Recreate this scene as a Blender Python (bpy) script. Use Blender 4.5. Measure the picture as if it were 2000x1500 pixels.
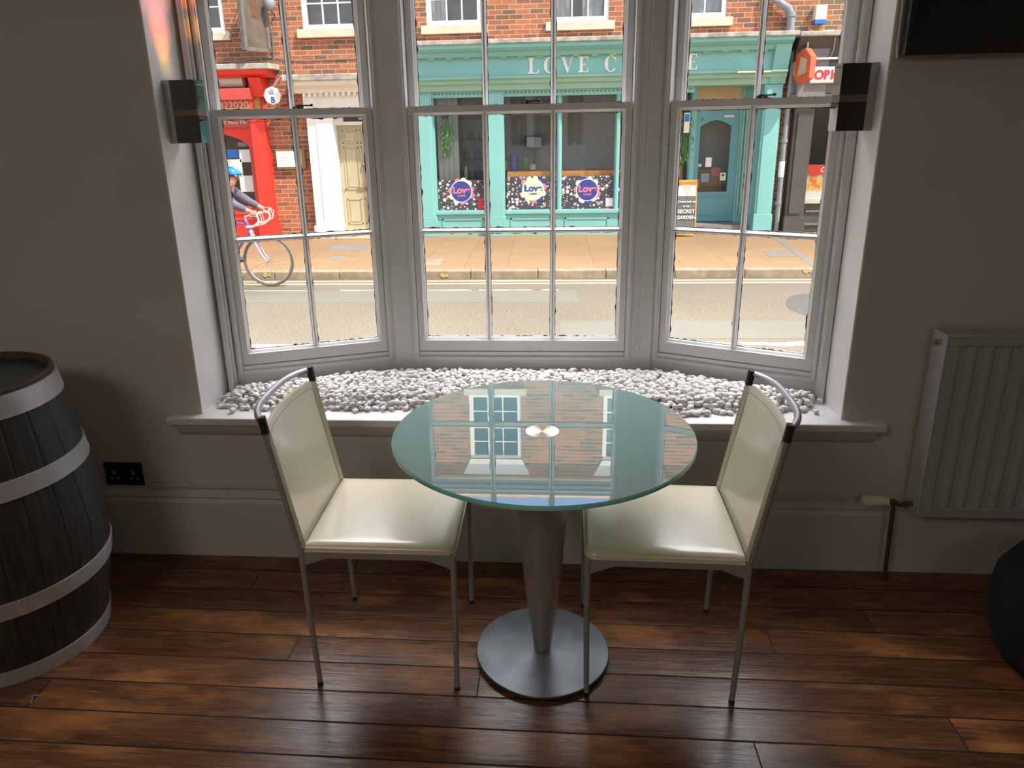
import bpy, bmesh, math, random
import numpy as np
from mathutils import Vector, Matrix
S = bpy.context.scene
for o in list(bpy.data.objects): bpy.data.objects.remove(o)
C = S.collection
PI = math.pi
rnd = random.Random(7)

# ---------------------------------------------------------------- camera
EYE = 1.6
F_PX, CX, CY = 1444.67, 966.94, 693.81      # focal length and optical centre of the cropped photograph, in pixels of 2000x1500
def cam_axes(yaw, pitch, roll):
    cy, sy, cp, sp = math.cos(yaw), math.sin(yaw), math.cos(pitch), math.sin(pitch)
    f = Vector((sy*cp, cy*cp, -sp)); r = Vector((cy, -sy, 0)); u = r.cross(f)
    c, s = math.cos(roll), math.sin(roll)
    return c*r + s*u, -s*r + c*u, f
AR, AU, AF = cam_axes(math.radians(-4.47187), math.radians(17.9195), math.radians(-1.18498))
cam = bpy.data.cameras.new('camera'); cam_o = bpy.data.objects.new('camera', cam); C.objects.link(cam_o)
m = Matrix.Identity(4)
for i in range(3):
    m[i][0], m[i][1], m[i][2] = AR[i], AU[i], -AF[i]
m.translation = Vector((0, 0, EYE))
cam_o.matrix_world = m
cam.sensor_fit = 'HORIZONTAL'; cam.sensor_width = 36.0; cam.lens = 36.0*F_PX/2000
cam.shift_x = (1000-CX)/2000; cam.shift_y = (CY-750)/2000
cam.clip_start = .05; cam.clip_end = 200
S.camera = cam_o
def ray(px, py): return AR*((px-CX)/F_PX) + AU*(-(py-CY)/F_PX) + AF
def at(px, py, Y):                     # where the sight line of a pixel meets the plane y = Y
    d = ray(px, py); p = d*(Y/d.y); return (p.x, p.z+EYE)
def ground(px, py, z):
    d = ray(px, py); p = d*((z-EYE)/d.z); return (p.x, p.y)

# ---------------------------------------------------------------- world, sun, exposure
W = bpy.data.worlds.new('world'); S.world = W; W.use_nodes = True
nt = W.node_tree; nt.nodes.clear()
sky = nt.nodes.new('ShaderNodeTexSky'); sky.sky_type = 'NISHITA'; sky.sun_disc = False
SUN = Vector((-1.5, 1.0, -2.4)).normalized()          # direction the sunlight travels
sky.sun_elevation = math.asin(-SUN.z); sky.sun_rotation = math.atan2(-SUN.x, -SUN.y)
bgn = nt.nodes.new('ShaderNodeBackground'); bgn.inputs[1].default_value = 0.34
out = nt.nodes.new('ShaderNodeOutputWorld')
nt.links.new(sky.outputs[0], bgn.inputs[0])
# unseen bright cloud, added to light the room, high over the houses opposite (world direction +y, from 33 degrees up)
def wn(typ, **k):
    nd = nt.nodes.new(typ)
    for a, v in k.items():
        if a == 'op': nd.operation = v
        elif isinstance(v, bpy.types.NodeSocket): nt.links.new(v, nd.inputs[int(a[1:])])
        else: nd.inputs[int(a[1:])].default_value = v
    return nd
wtc = wn('ShaderNodeTexCoord'); wsp = wn('ShaderNodeSeparateXYZ', i0=wtc.outputs['Generated'])
def sstep(sock, a, b):
    nd = wn('ShaderNodeMapRange', i0=sock, i1=a, i2=b); nd.interpolation_type = 'SMOOTHSTEP'; return nd.outputs[0]
wm_ = wn('ShaderNodeMath', op='MULTIPLY', i0=sstep(wsp.outputs[2], .50, .68), i1=sstep(wsp.outputs[1], -.02, .30)).outputs[0]
wno = nt.nodes.new('ShaderNodeTexNoise'); wno.inputs['Scale'].default_value = 2.4; wno.inputs['Detail'].default_value = 4; nt.links.new(wtc.outputs['Generated'], wno.inputs['Vector'])
wm_ = wn('ShaderNodeMath', op='MULTIPLY', i0=wm_, i1=wn('ShaderNodeMapRange', i0=wno.outputs[0], i1=.3, i2=.7, i3=.55, i4=1.25).outputs[0]).outputs[0]
CLOUD_FILL = 13.5
cbg = wn('ShaderNodeBackground', i0=(.97, .97, .98, 1), i1=wn('ShaderNodeMath', op='MULTIPLY', i0=wm_, i1=CLOUD_FILL).outputs[0])
nt.links.new(wn('ShaderNodeAddShader', i0=bgn.outputs[0], i1=cbg.outputs[0]).outputs[0], out.inputs[0])
sl = bpy.data.lights.new('sun', 'SUN'); sl.energy = 6.5; sl.angle = math.radians(.6); sl.color = (1, .93, .80)
so = bpy.data.objects.new('sun', sl); C.objects.link(so); so.rotation_euler = SUN.to_track_quat('-Z', 'Y').to_euler()
so.location = (3, -2, 12)
def lamp(name, loc, size, power, col):
    l = bpy.data.lights.new(name, 'AREA'); l.shape = 'DISK'; l.size = size; l.energy = power; l.color = col
    o = bpy.data.objects.new(name, l); C.objects.link(o); o.location = loc; return o
lamp('room_fill_light', (-1.6, -1.2, 2.86), 1.3, 25, (1, .89, .80))  # unseen fill lights added to lift the dark room, no fixtures built
lamp('room_fill_light', (1.2, -2.0, 2.86), 1.3, 9, (1, .89, .80))
VS = S.view_settings
S.display_settings.display_device = 'sRGB'
VS.view_transform = 'Standard'; VS.look = 'None'; VS.gamma = 1; VS.exposure = 0.0; VS.use_curve_mapping = False

# ---------------------------------------------------------------- materials
def srgb(r, g, b):
    f = lambda c: (c/255/12.92) if c/255 <= .04045 else ((c/255+.055)/1.055)**2.4
    return (f(r), f(g), f(b), 1)
class NT:
    def __init__(s, name):
        s.m = bpy.data.materials.new(name); s.m.use_nodes = True; s.t = s.m.node_tree; s.t.nodes.clear()
        s.out = s.n('ShaderNodeOutputMaterial')
    def n(s, typ, **k):
        nd = s.t.nodes.new(typ)
        for a, v in k.items():
            if a.startswith('_'): setattr(nd, a[1:], v)
            else:
                key = a
                if a[0] == 'i' and a[1:].isdigit(): key = int(a[1:])
                if isinstance(v, bpy.types.NodeSocket): s.t.links.new(v, nd.inputs[key])
                else: nd.inputs[key].default_value = v
        return nd
    def l(s, a, b): s.t.links.new(a, b)
    def math(s, op, a, b=0.0, c=None):
        k = dict(i0=a, i1=b)
        if c is not None: k['i2'] = c
        return s.n('ShaderNodeMath', _operation=op, **k).outputs[0]
    def mix(s, f, a, b, blend='MIX'):
        nd = s.t.nodes.new('ShaderNodeMix'); nd.data_type = 'RGBA'; nd.blend_type = blend
        for key, v in ((0, f), (6, a), (7, b)):
            if isinstance(v, bpy.types.NodeSocket): s.t.links.new(v, nd.inputs[key])
            else: nd.inputs[key].default_value = v
        return nd.outputs[2]
    def ramp(s, f, stops):
        nd = s.t.nodes.new('ShaderNodeValToRGB'); e = nd.color_ramp.elements
        while len(e) < len(stops): e.new(.5)
        for i, (p, c) in enumerate(stops):
            e[i].position = p; e[i].color = c if len(c) == 4 else tuple(c)+(1,)
        s.t.links.new(f, nd.inputs[0]); return nd.outputs[0]
    def coords(s, sc=(1, 1, 1), rot=(0, 0, 0), loc=(0, 0, 0)):
        tc = s.t.nodes.new('ShaderNodeTexCoord')
        mp = s.t.nodes.new('ShaderNodeMapping'); s.t.links.new(tc.outputs['Object'], mp.inputs[0])
        mp.inputs[1].default_value = loc; mp.inputs[2].default_value = rot; mp.inputs[3].default_value = sc
        return mp.outputs[0]
    def noise(s, v, scale, detail=3, rough=.5, dist=0):
        return s.n('ShaderNodeTexNoise', Vector=v, Scale=scale, Detail=detail, Roughness=rough, Distortion=dist)
    def bsdf(s, col, rough=.5, metal=0, **k):
        b = s.t.nodes.new('ShaderNodeBsdfPrincipled')
        for key, v in (('Base Color', col), ('Roughness', rough), ('Metallic', metal)) + tuple(k.items()):
            key = key.replace('_', ' ')
            if isinstance(v, bpy.types.NodeSocket): s.t.links.new(v, b.inputs[key])
            else: b.inputs[key].default_value = v
        s.t.links.new(b.outputs[0], s.out.inputs[0]); return b
    def fresnel(s, ior):            # the same for both faces of a thin pane
        bf = s.n('ShaderNodeNewGeometry').outputs['Backfacing']
        return s.n('ShaderNodeFresnel', IOR=s.math('MULTIPLY_ADD', bf, 1/ior-ior, ior))
    def bump(s, b, h, strength=.3, dist=.01):
        nd = s.n('ShaderNodeBump', Height=h, Strength=strength, Distance=dist)
        s.t.links.new(nd.outputs[0], b.inputs['Normal'])
def mat(name, col, rough=.5, metal=0, var=.12, scale=8, bump=0.0, bscale=60, **k):
    t = NT(name); v = t.coords()
    if len(col) == 3: col = tuple(col)+(1,)
    if var:
        n = t.noise(v, scale, 4)
        dark = tuple(c*(1-var) for c in col[:3])+(1,); lite = tuple(min(1, c*(1+var*.6)) for c in col[:3])+(1,)
        c = t.ramp(n.outputs[0], [(.3, dark), (.7, lite)])
    else: c = col
    b = t.bsdf(c, rough, metal, **k)
    if bump: t.bump(b, t.noise(v, bscale, 3).outputs[0], bump, .002)
    return t.m

M = {}
M['wall'] = mat('wall_paint', (.60, .57, .53), .75, var=.06, scale=2.5, bump=.15, bscale=90)
M['reveal'] = mat('reveal_paint', (.84, .81, .78), .6, var=.04, scale=3, bump=.1)
M['ceil'] = mat('ceiling_paint', (.7, .69, .67), .8)
M['white'] = mat('white_gloss_paint', (.72, .71, .69), .38, var=.06, scale=5, bump=.12, bscale=40)
M['skirt'] = mat('skirting_paint', (.60, .57, .52), .45, var=.06, scale=4, bump=.08)
M['sill'] = mat('sill_paint', (.74, .71, .70), .45, var=.1, scale=9)
M['putty'] = mat('old_putty', (.10, .08, .065), .8, var=.4, scale=60)
M['steel'] = mat('brushed_steel', (.42, .42, .43), .32, 1, var=.12, scale=30)
M['disc'] = mat('worn_steel_disc', (.17, .18, .195), .42, .7, var=.25, scale=14, bump=.06, bscale=50)
M['leg'] = mat('grey_metal', (.36, .35, .34), .4, .25, var=.08)
M['rail'] = mat('satin_grey_metal', (.50, .49, .53), .35, .6, var=.08)
M['black'] = mat('black_plastic', (.022, .024, .026), .45, var=.1)
M['socket'] = mat('black_nickel_plate', (.02, .022, .028), .3, .3, var=.1)
M['sockslot'] = mat('socket_slot_rim', (.32, .33, .34), .5, var=0)
M['trunk'] = mat('painted_trunking', (.56, .52, .47), .5, var=.05)
M['radiator'] = mat('radiator_enamel', (.40, .45, .41), .35, var=.08, scale=3)
M['radside'] = mat('radiator_side', (.55, .57, .56), .35, var=.05)
M['brass'] = mat('chrome', (.6, .6, .58), .2, 1, var=0)
M['copper'] = mat('dull_copper_pipe', (.16, .12, .08), .45, .7, var=.2)
M['tvframe'] = mat('screen_frame', (.015, .017, .017), .35, var=.1)
M['tv'] = mat('dark_screen', (.012, .016, .016), .12, var=.2, scale=5)
M['cable'] = mat('pale_cable', (.5, .46, .40), .5, var=.3, scale=40)
M['pouf'] = mat('black_fabric', (.005, .006, .006), .95, var=.2, scale=60)
M['scond'] = mat('black_mirror_glass', (.010, .012, .014), .03, var=0, IOR=1.9)
M['sconp'] = mat('satin_aluminium', (.42, .42, .41), .42, .55, var=.1)
M['sconb'] = mat('bronze_band', (.22, .18, .14), .4, .5, var=.1)
M['chain'] = mat('blind_chain_metal', (.75, .74, .72), .35, .2, var=0)

def m_leather():
    t = NT('cream_leather'); v = t.coords()
    n = t.noise(v, 3.5, 3); c = t.ramp(n.outputs[0], [(.3, (.62, .54, .38)), (.7, (.70, .62, .46))])
    b = t.bsdf(c, .30, 0, Coat_Weight=.6, Coat_Roughness=.16, Coat_IOR=1.6)
    vo = t.n('ShaderNodeTexVoronoi', Vector=v, Scale=420)
    t.bump(b, vo.outputs[0], .12, .001)
    return t.m
M['leather'] = m_leather()
M['stitch'] = mat('leather_stitching', (.34, .30, .22), .7, var=.2, scale=200)

def m_floor():
    t = NT('stained_floorboards'); v = t.coords(rot=(0, 0, math.radians(.45)))
    sp = t.n('ShaderNodeSeparateXYZ', Vector=v); x, y = sp.outputs[0], sp.outputs[1]
    PW = .1165
    u = t.math('DIVIDE', t.math('ADD', y, 50*PW-2.208+.02), PW)
    idx = t.math('FLOOR', u); fr = t.math('FRACT', u)
    rn = t.n('ShaderNodeTexWhiteNoise', _noise_dimensions='1D', W=idx).outputs['Value']
    # butt joints
    L = 2.6
    xs = t.math('DIVIDE', t.math('ADD', x, t.math('MULTIPLY', rn, 17.3)), L)
    fx = t.math('FRACT', xs); ix = t.math('FLOOR', xs)
    rn2 = t.n('ShaderNodeTexWhiteNoise', _noise_dimensions='2D', Vector=t.n('ShaderNodeCombineXYZ', X=idx, Y=ix).outputs[0]).outputs['Value']
    off = t.math('MULTIPLY', rn2, 31.0)
    gv = t.n('ShaderNodeCombineXYZ', X=t.math('MULTIPLY', x, 1.6), Y=t.math('MULTIPLY', y, 26.0), Z=off).outputs[0]
    grain = t.noise(gv, 2.2, 6, .62, 1.3).outputs[0]
    gv2 = t.n('ShaderNodeCombineXYZ', X=t.math('MULTIPLY', x, 5.0), Y=t.math('MULTIPLY', y, 150.0), Z=off).outputs[0]
    fine = t.noise(gv2, 2.0, 3, .6, .4).outputs[0]
    bl = t.n('ShaderNodeCombineXYZ', X=t.math('MULTIPLY', x, 2.2), Y=t.math('MULTIPLY', y, 6.0), Z=off).outputs[0]
    blotch = t.noise(bl, 1.5, 3, .6).outputs[0]
    c1 = t.ramp(grain, [(.25, (.060, .023, .011)), (.5, (.135, .054, .024)), (.75, (.25, .108, .046))])
    c2 = t.mix(t.ramp(blotch, [(.5, (0, 0, 0)), (.72, (1, 1, 1))]), c1, (.38, .155, .052, 1))
    tone = t.math('MULTIPLY_ADD', rn2, .55, .68)
    c3 = t.mix(1.0, c2, t.n('ShaderNodeCombineColor', Red=tone, Green=tone, Blue=tone).outputs[0], 'MULTIPLY')
    fl = t.math('MULTIPLY_ADD', fine, .5, .75)
    c3 = t.mix(1.0, c3, t.n('ShaderNodeCombineColor', Red=fl, Green=fl, Blue=fl).outputs[0], 'MULTIPLY')
    # knots and nail holes
    kv = t.n('ShaderNodeCombineXYZ', X=t.math('MULTIPLY', x, 1.7), Y=t.math('MULTIPLY', y, 4.0), Z=0.0).outputs[0]
    vo = t.n('ShaderNodeTexVoronoi', Vector=kv, Scale=1.6)
    knot = t.ramp(vo.outputs['Distance'], [(.0, (1, 1, 1)), (.045, (.75, .75, .75)), (.075, (0, 0, 0))])
    c3 = t.mix(knot, c3, (.03, .010, .006, 1))
    nv = t.n('ShaderNodeCombineXYZ', X=t.math('MULTIPLY', x, 2.6), Y=t.math('MULTIPLY', y, 8.58), Z=3.0).outputs[0]
    v2 = t.n('ShaderNodeTexVoronoi', Vector=nv, Scale=1.3)
    nail = t.ramp(v2.outputs['Distance'], [(.0, (1, 1, 1)), (.022, (1, 1, 1)), (.03, (0, 0, 0))])
    c3 = t.mix(nail, c3, (.008, .005, .004, 1))
    e = t.math('MINIMUM', fr, t.math('SUBTRACT', 1.0, fr))
    gap = t.math('LESS_THAN', e, .018)
    gx = t.math('LESS_THAN', t.math('MINIMUM', fx, t.math('SUBTRACT', 1.0, fx)), .0008)
    gap = t.math('MAXIMUM', gap, gx)
    c4 = t.mix(gap, c3, (.006, .004, .003, 1))
    rg = t.math('MULTIPLY_ADD', fine, .24, .13)
    rg = t.math('ADD', rg, t.math('MULTIPLY', gap, .4))
    b = t.bsdf(c4, rg, 0, IOR=1.43)
    arch = t.ramp(e, [(0, (0, 0, 0)), (.03, (.6, .6, .6)), (.16, (.9, .9, .9)), (.5, (1, 1, 1))])
    wob = t.noise(t.coords(sc=(3, 30, 1)), 3.0, 3).outputs[0]
    h = t.math('ADD', t.math('MULTIPLY', arch, 1.0), t.math('ADD', t.math('MULTIPLY', grain, .35), t.math('ADD', t.math('MULTIPLY', fine, .25), t.math('MULTIPLY', wob, .3))))
    h = t.math('SUBTRACT', h, t.math('MULTIPLY', nail, .8))
    t.bump(b, h, .6, .003)
    return t.m
M['floor'] = m_floor()

def m_brick(name, reds, mortar, dark=.35, scale=1.0):
    t = NT(name)
    tc = t.t.nodes.new('ShaderNodeTexCoord'); sp = t.n('ShaderNodeSeparateXYZ', Vector=tc.outputs['Object'])
    vec = t.n('ShaderNodeCombineXYZ', X=t.math('ADD', sp.outputs[0], t.math('MULTIPLY', sp.outputs[1], 1.0)), Y=sp.outputs[2], Z=0.0).outputs[0]
    br = t.n('ShaderNodeTexBrick', Vector=vec, Scale=1.0)
    br.offset = .5; br.inputs['Brick Width'].default_value = .225*scale; br.inputs['Row Height'].default_value = .075
    br.inputs['Mortar Size'].default_value = .006; br.inputs['Mortar Smooth'].default_value = .2; br.inputs['Bias'].default_value = 0
    br.inputs['Color1'].default_value = (0, 0, 0, 1); br.inputs['Color2'].default_value = (1, 1, 1, 1); br.inputs['Mortar'].default_value = (.5, .5, .5, 1)
    rv = t.n('ShaderNodeSeparateColor', Color=br.outputs[0]).outputs[0]
    col = t.ramp(rv, [(0, reds[0]), (dark, reds[1]), (dark+.03, reds[2]), (1, reds[3])])
    big = t.noise(vec, .9, 3).outputs[0]
    col = t.mix(t.ramp(big, [(.35, (.0, .0, .0)), (.7, (.55, .55, .55))]), col, t.mix(1.0, col, (.75, .66, .58, 1), 'MULTIPLY'))
    sp2 = t.noise(vec, 26, 3).outputs[0]
    k = t.math('MULTIPLY_ADD', sp2, .7, .65)
    col = t.mix(1.0, col, t.n('ShaderNodeCombineColor', Red=k, Green=k, Blue=k).outputs[0], 'MULTIPLY')
    col = t.mix(br.outputs['Fac'], col, mortar)
    b = t.bsdf(col, .85)
    t.bump(b, t.math('SUBTRACT', 1.0, br.outputs['Fac']), .5, .008)
    return t.m
M['brick'] = m_brick('orange_red_brick', [(.20, .105, .07, 1), (.26, .115, .065, 1), (.34, .12, .055, 1), (.46, .17, .08, 1)], (.50, .36, .25, 1), .30)
M['brick2'] = m_brick('mottled_brick', [(.20, .14, .09, 1), (.26, .14, .08, 1), (.32, .13, .06, 1), (.45, .19, .09, 1)], (.52, .39, .27, 1), .42)

def m_paving():
    t = NT('sandy_paving_flags')
    v = t.coords()
    sp = t.n('ShaderNodeSeparateXYZ', Vector=v)
    vec = t.n('ShaderNodeCombineXYZ', X=sp.outputs[1], Y=sp.outputs[0], Z=0.0).outputs[0]
    br = t.n('ShaderNodeTexBrick', Vector=vec, Scale=1.0); br.offset = .37
    br.inputs['Brick Width'].default_value = .62; br.inputs['Row Height'].default_value = .60
    br.inputs['Mortar Size'].default_value = .006; br.inputs['Mortar Smooth'].default_value = .1
    br.inputs['Color1'].default_value = (.28, .172, .088, 1); br.inputs['Color2'].default_value = (.305, .19, .098, 1); br.inputs['Mortar'].default_value = (.20, .13, .075, 1)
    n = t.noise(v, 2.2, 5).outputs[0]; k = t.math('MULTIPLY_ADD', n, .3, .85)
    col = t.mix(1.0, br.outputs[0], t.n('ShaderNodeCombineColor', Red=k, Green=k, Blue=k).outputs[0], 'MULTIPLY')
    t.bsdf(col, .8); return t.m
M['paving'] = m_paving()
def m_road(name, a, b_):
    t = NT(name); v = t.coords()
    n = t.noise(v, 42, 4, .75).outputs[0]; big = t.noise(v, .7, 3).outputs[0]
    c = t.ramp(n, [(.35, a), (.65, b_)])
    k = t.math('MULTIPLY_ADD', big, .35, .82)
    c = t.mix(1.0, c, t.n('ShaderNodeCombineColor', Red=k, Green=k, Blue=k).outputs[0], 'MULTIPLY')
    b = t.bsdf(c, .85); t.bump(b, n, .3, .004); return t.m
M['road'] = m_road('sunlit_asphalt', (.085, .07, .05), (.21, .17, .122))
M['patch'] = m_road('smooth_asphalt_patch', (.135, .124, .098), (.168, .154, .123))
M['carshadow'] = m_road('painted_car_shadow', (.07, .066, .062), (.10, .092, .085))  # tone of the car shadow painted on the road
M['kerb'] = mat('granite_kerb', (.32, .25, .175), .8, var=.3, scale=9)
M['cover'] = mat('grey_inspection_cover', (.24, .21, .19), .6, var=.2, scale=20)
M['rdline'] = mat('road_marking_cream', (.62, .48, .25), .7, var=.15, scale=20)
M['rdwhite'] = mat('road_marking_white', (.64, .58, .44), .7, var=.25, scale=12)
M['yel'] = mat('yellow_mark', (.50, .38, .13), .7, var=.2, scale=40)

M['teal'] = mat('teal_shop_paint', (.21, .48, .45), .4, var=.06, scale=2)
M['teal_lt'] = mat('pale_green_shop_paint', (.27, .46, .36), .45, var=.08, scale=2)
M['teal_dk'] = mat('blue_green_door_paint', (.13, .34, .38), .4, var=.08, scale=2)
M['ledge'] = mat('weathered_lead_ledge', (.42, .38, .32), .75, var=.45, scale=7)
M['letter'] = mat('cream_sign_letter', (.85, .80, .74), .5, var=.04)
M['stone'] = mat('cream_stone', (.66, .56, .42), .7, var=.12, scale=5)
M['xwhite'] = mat('white_joinery_paint', (.78, .73, .64), .5, var=.05)
M['xwhite2'] = mat('bright_white_joinery', (.86, .83, .76), .45, var=.04)
M['door'] = mat('sage_cream_door_paint', (.46, .40, .26), .45, var=.05)
M['red'] = mat('bright_red_shop_paint', (.78, .045, .03), .35, var=.06, scale=2)
M['red2'] = mat('faded_red_sign', (.55, .075, .055), .5, var=.1, scale=3)
M['cream'] = mat('cream_canvas', (.55, .48, .40), .8, var=.1)
M['gold'] = mat('ochre_panel', (.58, .34, .10), .5, var=.25, scale=8)
M['blk'] = mat('grey_black_shop_paint', (.085, .075, .07), .45, var=.15, scale=3)
M['blk2'] = mat('grey_pilaster_paint', (.20, .185, .175), .5, var=.15, scale=3)
M['signw'] = mat('white_sign_face', (.85, .84, .82), .4, var=.02)
M['signr'] = mat('red_lettering', (.65, .03, .05), .5, var=0)
M['orange'] = mat('orange_sign', (.72, .13, .05), .45, var=.15, scale=10)
M['peach'] = mat('peach_panel', (.62, .42, .28), .7, var=.15, scale=4)
M['dark'] = mat('dark_shop_interior', (.045, .042, .040), .8, var=.3, scale=3)
M['greyin'] = mat('grey_boarding', (.20, .195, .19), .7, var=.08, scale=3)
M['brownin'] = mat('brown_interior_wall', (.34, .22, .13), .8, var=.2, scale=3)
M['olive'] = mat('olive_interior_wall', (.19, .175, .125), .8, var=.12, scale=3)
M['wood'] = mat('orange_wood', (.72, .29, .07), .45, var=.3, scale=12)
M['board'] = mat('chalkboard', (.05, .055, .055), .7, var=.2, scale=10)
M['aboard'] = mat('grey_chalkboard', (.13, .13, .125), .7, var=.15, scale=10)
M['chalk'] = mat('chalk_white', (.80, .78, .72), .8, var=0)
M['green'] = mat('hanging_leaves', (.07, .20, .04), .6, var=.4, scale=40)
M['navy'] = mat('navy_blue_print', (.035, .055, .26), .4, var=0)
M['pink'] = mat('coral_pink_print', (.80, .20, .27), .45, var=0)
M['mint'] = mat('pale_mint_print', (.62, .74, .50), .45, var=0)
M['sky'] = mat('light_blue_print', (.55, .68, .74), .45, var=0)
M['bluesign'] = mat('blue_sign', (.03, .16, .55), .4, var=.1)
M['grey'] = mat('grey_metal_box', (.30, .31, .33), .5, var=.1)
M['pipe'] = mat('grey_downpipe', (.26, .27, .29), .45, var=.12)
M['boxw'] = mat('cream_alarm_box', (.80, .74, .56), .5, var=.03)
M['curtain'] = mat('white_net_curtain', (.72, .72, .70), .8, var=.1, scale=9)
M['blind'] = mat('grey_window_blind', (.17, .17, .175), .8, var=.25, scale=2.5)
M['casewood'] = mat('golden_brown_wood', (.26, .165, .075), .5, var=.2)
M['roof'] = mat('clay_roof_tiles', (.50, .22, .10), .8, var=.3, scale=12)
M['hsign'] = mat('weathered_sign_board', (.13, .105, .08), .6, var=.35, scale=4)
M['hframe'] = mat('grey_brown_frame', (.17, .15, .14), .6, var=.2)
M['skin'] = mat('skin', (.56, .27, .18), .55, var=.06)
M['jacket'] = mat('purple_grey_jacket', (.12, .10, .14), .8, var=.2, scale=30)
M['shorts'] = mat('black_shorts', (.03, .03, .04), .8, var=.1)
M['helmet'] = mat('blue_helmet', (.02, .22, .62), .3, var=.15, scale=30)
M['helmet2'] = mat('pale_blue_helmet_shell', (.50, .72, .85), .3, var=.1)
M['shoe'] = mat('dark_shoe', (.05, .05, .06), .6, var=.1)
M['hivis'] = mat('hi_vis_yellow', (.62, .70, .05), .6, var=.05)
M['frame'] = mat('purple_bike_paint', (.22, .10, .38), .3, var=.1)
M['framel'] = mat('lilac_bike_paint', (.62, .44, .62), .3, var=.1)
M['tape'] = mat('white_bar_tape', (.72, .64, .55), .6, var=.1)
M['tyre'] = mat('grey_tyre', (.14, .115, .10), .7, var=.1)
M['spoke'] = mat('spoke_steel', (.5, .46, .42), .35, .8, var=0)
M['poster'] = None

def m_dots():
    t = NT('confetti_dot_window_film'); v = t.coords()
    out_c, prev = None, (.055, .055, .065, 1)
    for sc, r, cols in ((15.0, .46, [(.75, .72, .68), (.70, .25, .35)]), (27.0, .42, [(.72, .70, .66), (.30, .22, .42)])):
        sp = t.n('ShaderNodeSeparateXYZ', Vector=v)
        vec = t.n('ShaderNodeCombineXYZ', X=sp.outputs[0], Y=sp.outputs[2], Z=0.0).outputs[0]
        vo = t.n('ShaderNodeTexVoronoi', Vector=vec, Scale=sc, Randomness=.9)
        pick = t.n('ShaderNodeSeparateColor', Color=vo.outputs['Color'])
        mask = t.math('LESS_THAN', vo.outputs['Distance'], t.math('MULTIPLY', pick.outputs[0], r))
        c = t.ramp(pick.outputs[1], [(.0, cols[0]), (.60, cols[0]), (.62, cols[1]), (1, cols[1])])
        prev = t.mix(mask, prev, c)
    t.bsdf(prev, .35); return t.m
M['dots'] = m_dots()
def m_poster():
    t = NT('food_poster'); v = t.coords()
    n = t.noise(v, 7, 4, .6, .6)
    c = t.ramp(n.outputs[0], [(.30, (.75, .06, .03)), (.44, (.85, .30, .06)), (.55, (.85, .60, .20)), (.66, (.85, .80, .70))])
    t.bsdf(c, .4); return t.m
M['poster'] = m_poster()

def m_glass(name, ior=1.45, tint=(1, 1, 1, 1)):
    t = NT(name)
    tr = t.n('ShaderNodeBsdfTransparent', Color=tint); gl = t.n('ShaderNodeBsdfGlossy', Color=(1, 1, 1, 1), Roughness=0.0)
    fr = t.fresnel(ior); mx = t.n('ShaderNodeMixShader', Fac=fr.outputs[0])
    t.l(tr.outputs[0], mx.inputs[1]); t.l(gl.outputs[0], mx.inputs[2]); t.l(mx.outputs[0], t.out.inputs[0])
    return t.m
M['glass'] = m_glass('window_glass', 1.15)
M['xglass'] = m_glass('shop_window_glass', 1.30, (.9, .92, .92, 1))
def m_tabletop():
    t = NT('mirror_green_glass')
    v = t.coords(); n = t.noise(v, 3, 3).outputs[0]
    c = t.ramp(n, [(.3, (.21, .385, .37)), (.7, (.235, .415, .40))])
    d = t.n('ShaderNodeBsdfDiffuse', Color=c); g = t.n('ShaderNodeBsdfGlossy', Color=(1, .98, .95, 1), Roughness=0.0)
    f = t.n('ShaderNodeFresnel', IOR=5.5); mx = t.n('ShaderNodeMixShader', Fac=f.outputs[0])
    t.l(d.outputs[0], mx.inputs[1]); t.l(g.outputs[0], mx.inputs[2]); t.l(mx.outputs[0], t.out.inputs[0]); return t.m
M['top'] = m_tabletop()
M['edge'] = mat('green_glass_edge', (.28, .78, .70), .25, var=.12, scale=6, Coat_Weight=.5)
def m_spun():
    t = NT('spun_metal_plate'); tc = t.t.nodes.new('ShaderNodeTexCoord'); sp = t.n('ShaderNodeSeparateXYZ', Vector=tc.outputs['Object'])
    r = t.math('SQRT', t.math('ADD', t.math('POWER', sp.outputs[0], 2.0), t.math('POWER', sp.outputs[1], 2.0)))
    n = t.n('ShaderNodeTexNoise', _noise_dimensions='1D', W=t.math('MULTIPLY', r, 900.0), Scale=1.0, Detail=2.0).outputs[0]
    tg = t.n('ShaderNodeTangent', _direction_type='RADIAL', _axis='Z')
    b = t.bsdf((.62, .58, .48, 1), .28, 1, Anisotropic=.85, Coat_Weight=.3)
    t.l(tg.outputs[0], b.inputs['Tangent']); return t.m
M['spun'] = m_spun()
def m_pebble():
    t = NT('white_pebble_stone'); v = t.coords()
    oi = t.t.nodes.new('ShaderNodeObjectInfo'); n = t.noise(v, 24, 4).outputs[0]
    c = t.ramp(n, [(.3, (.60, .55, .50)), (.55, (.76, .74, .71)), (.8, (.82, .80, .78))])
    b = t.bsdf(c, .6); t.bump(b, t.noise(v, 130, 3).outputs[0], .25, .002); return t.m
M['pebble'] = m_pebble()
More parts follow.
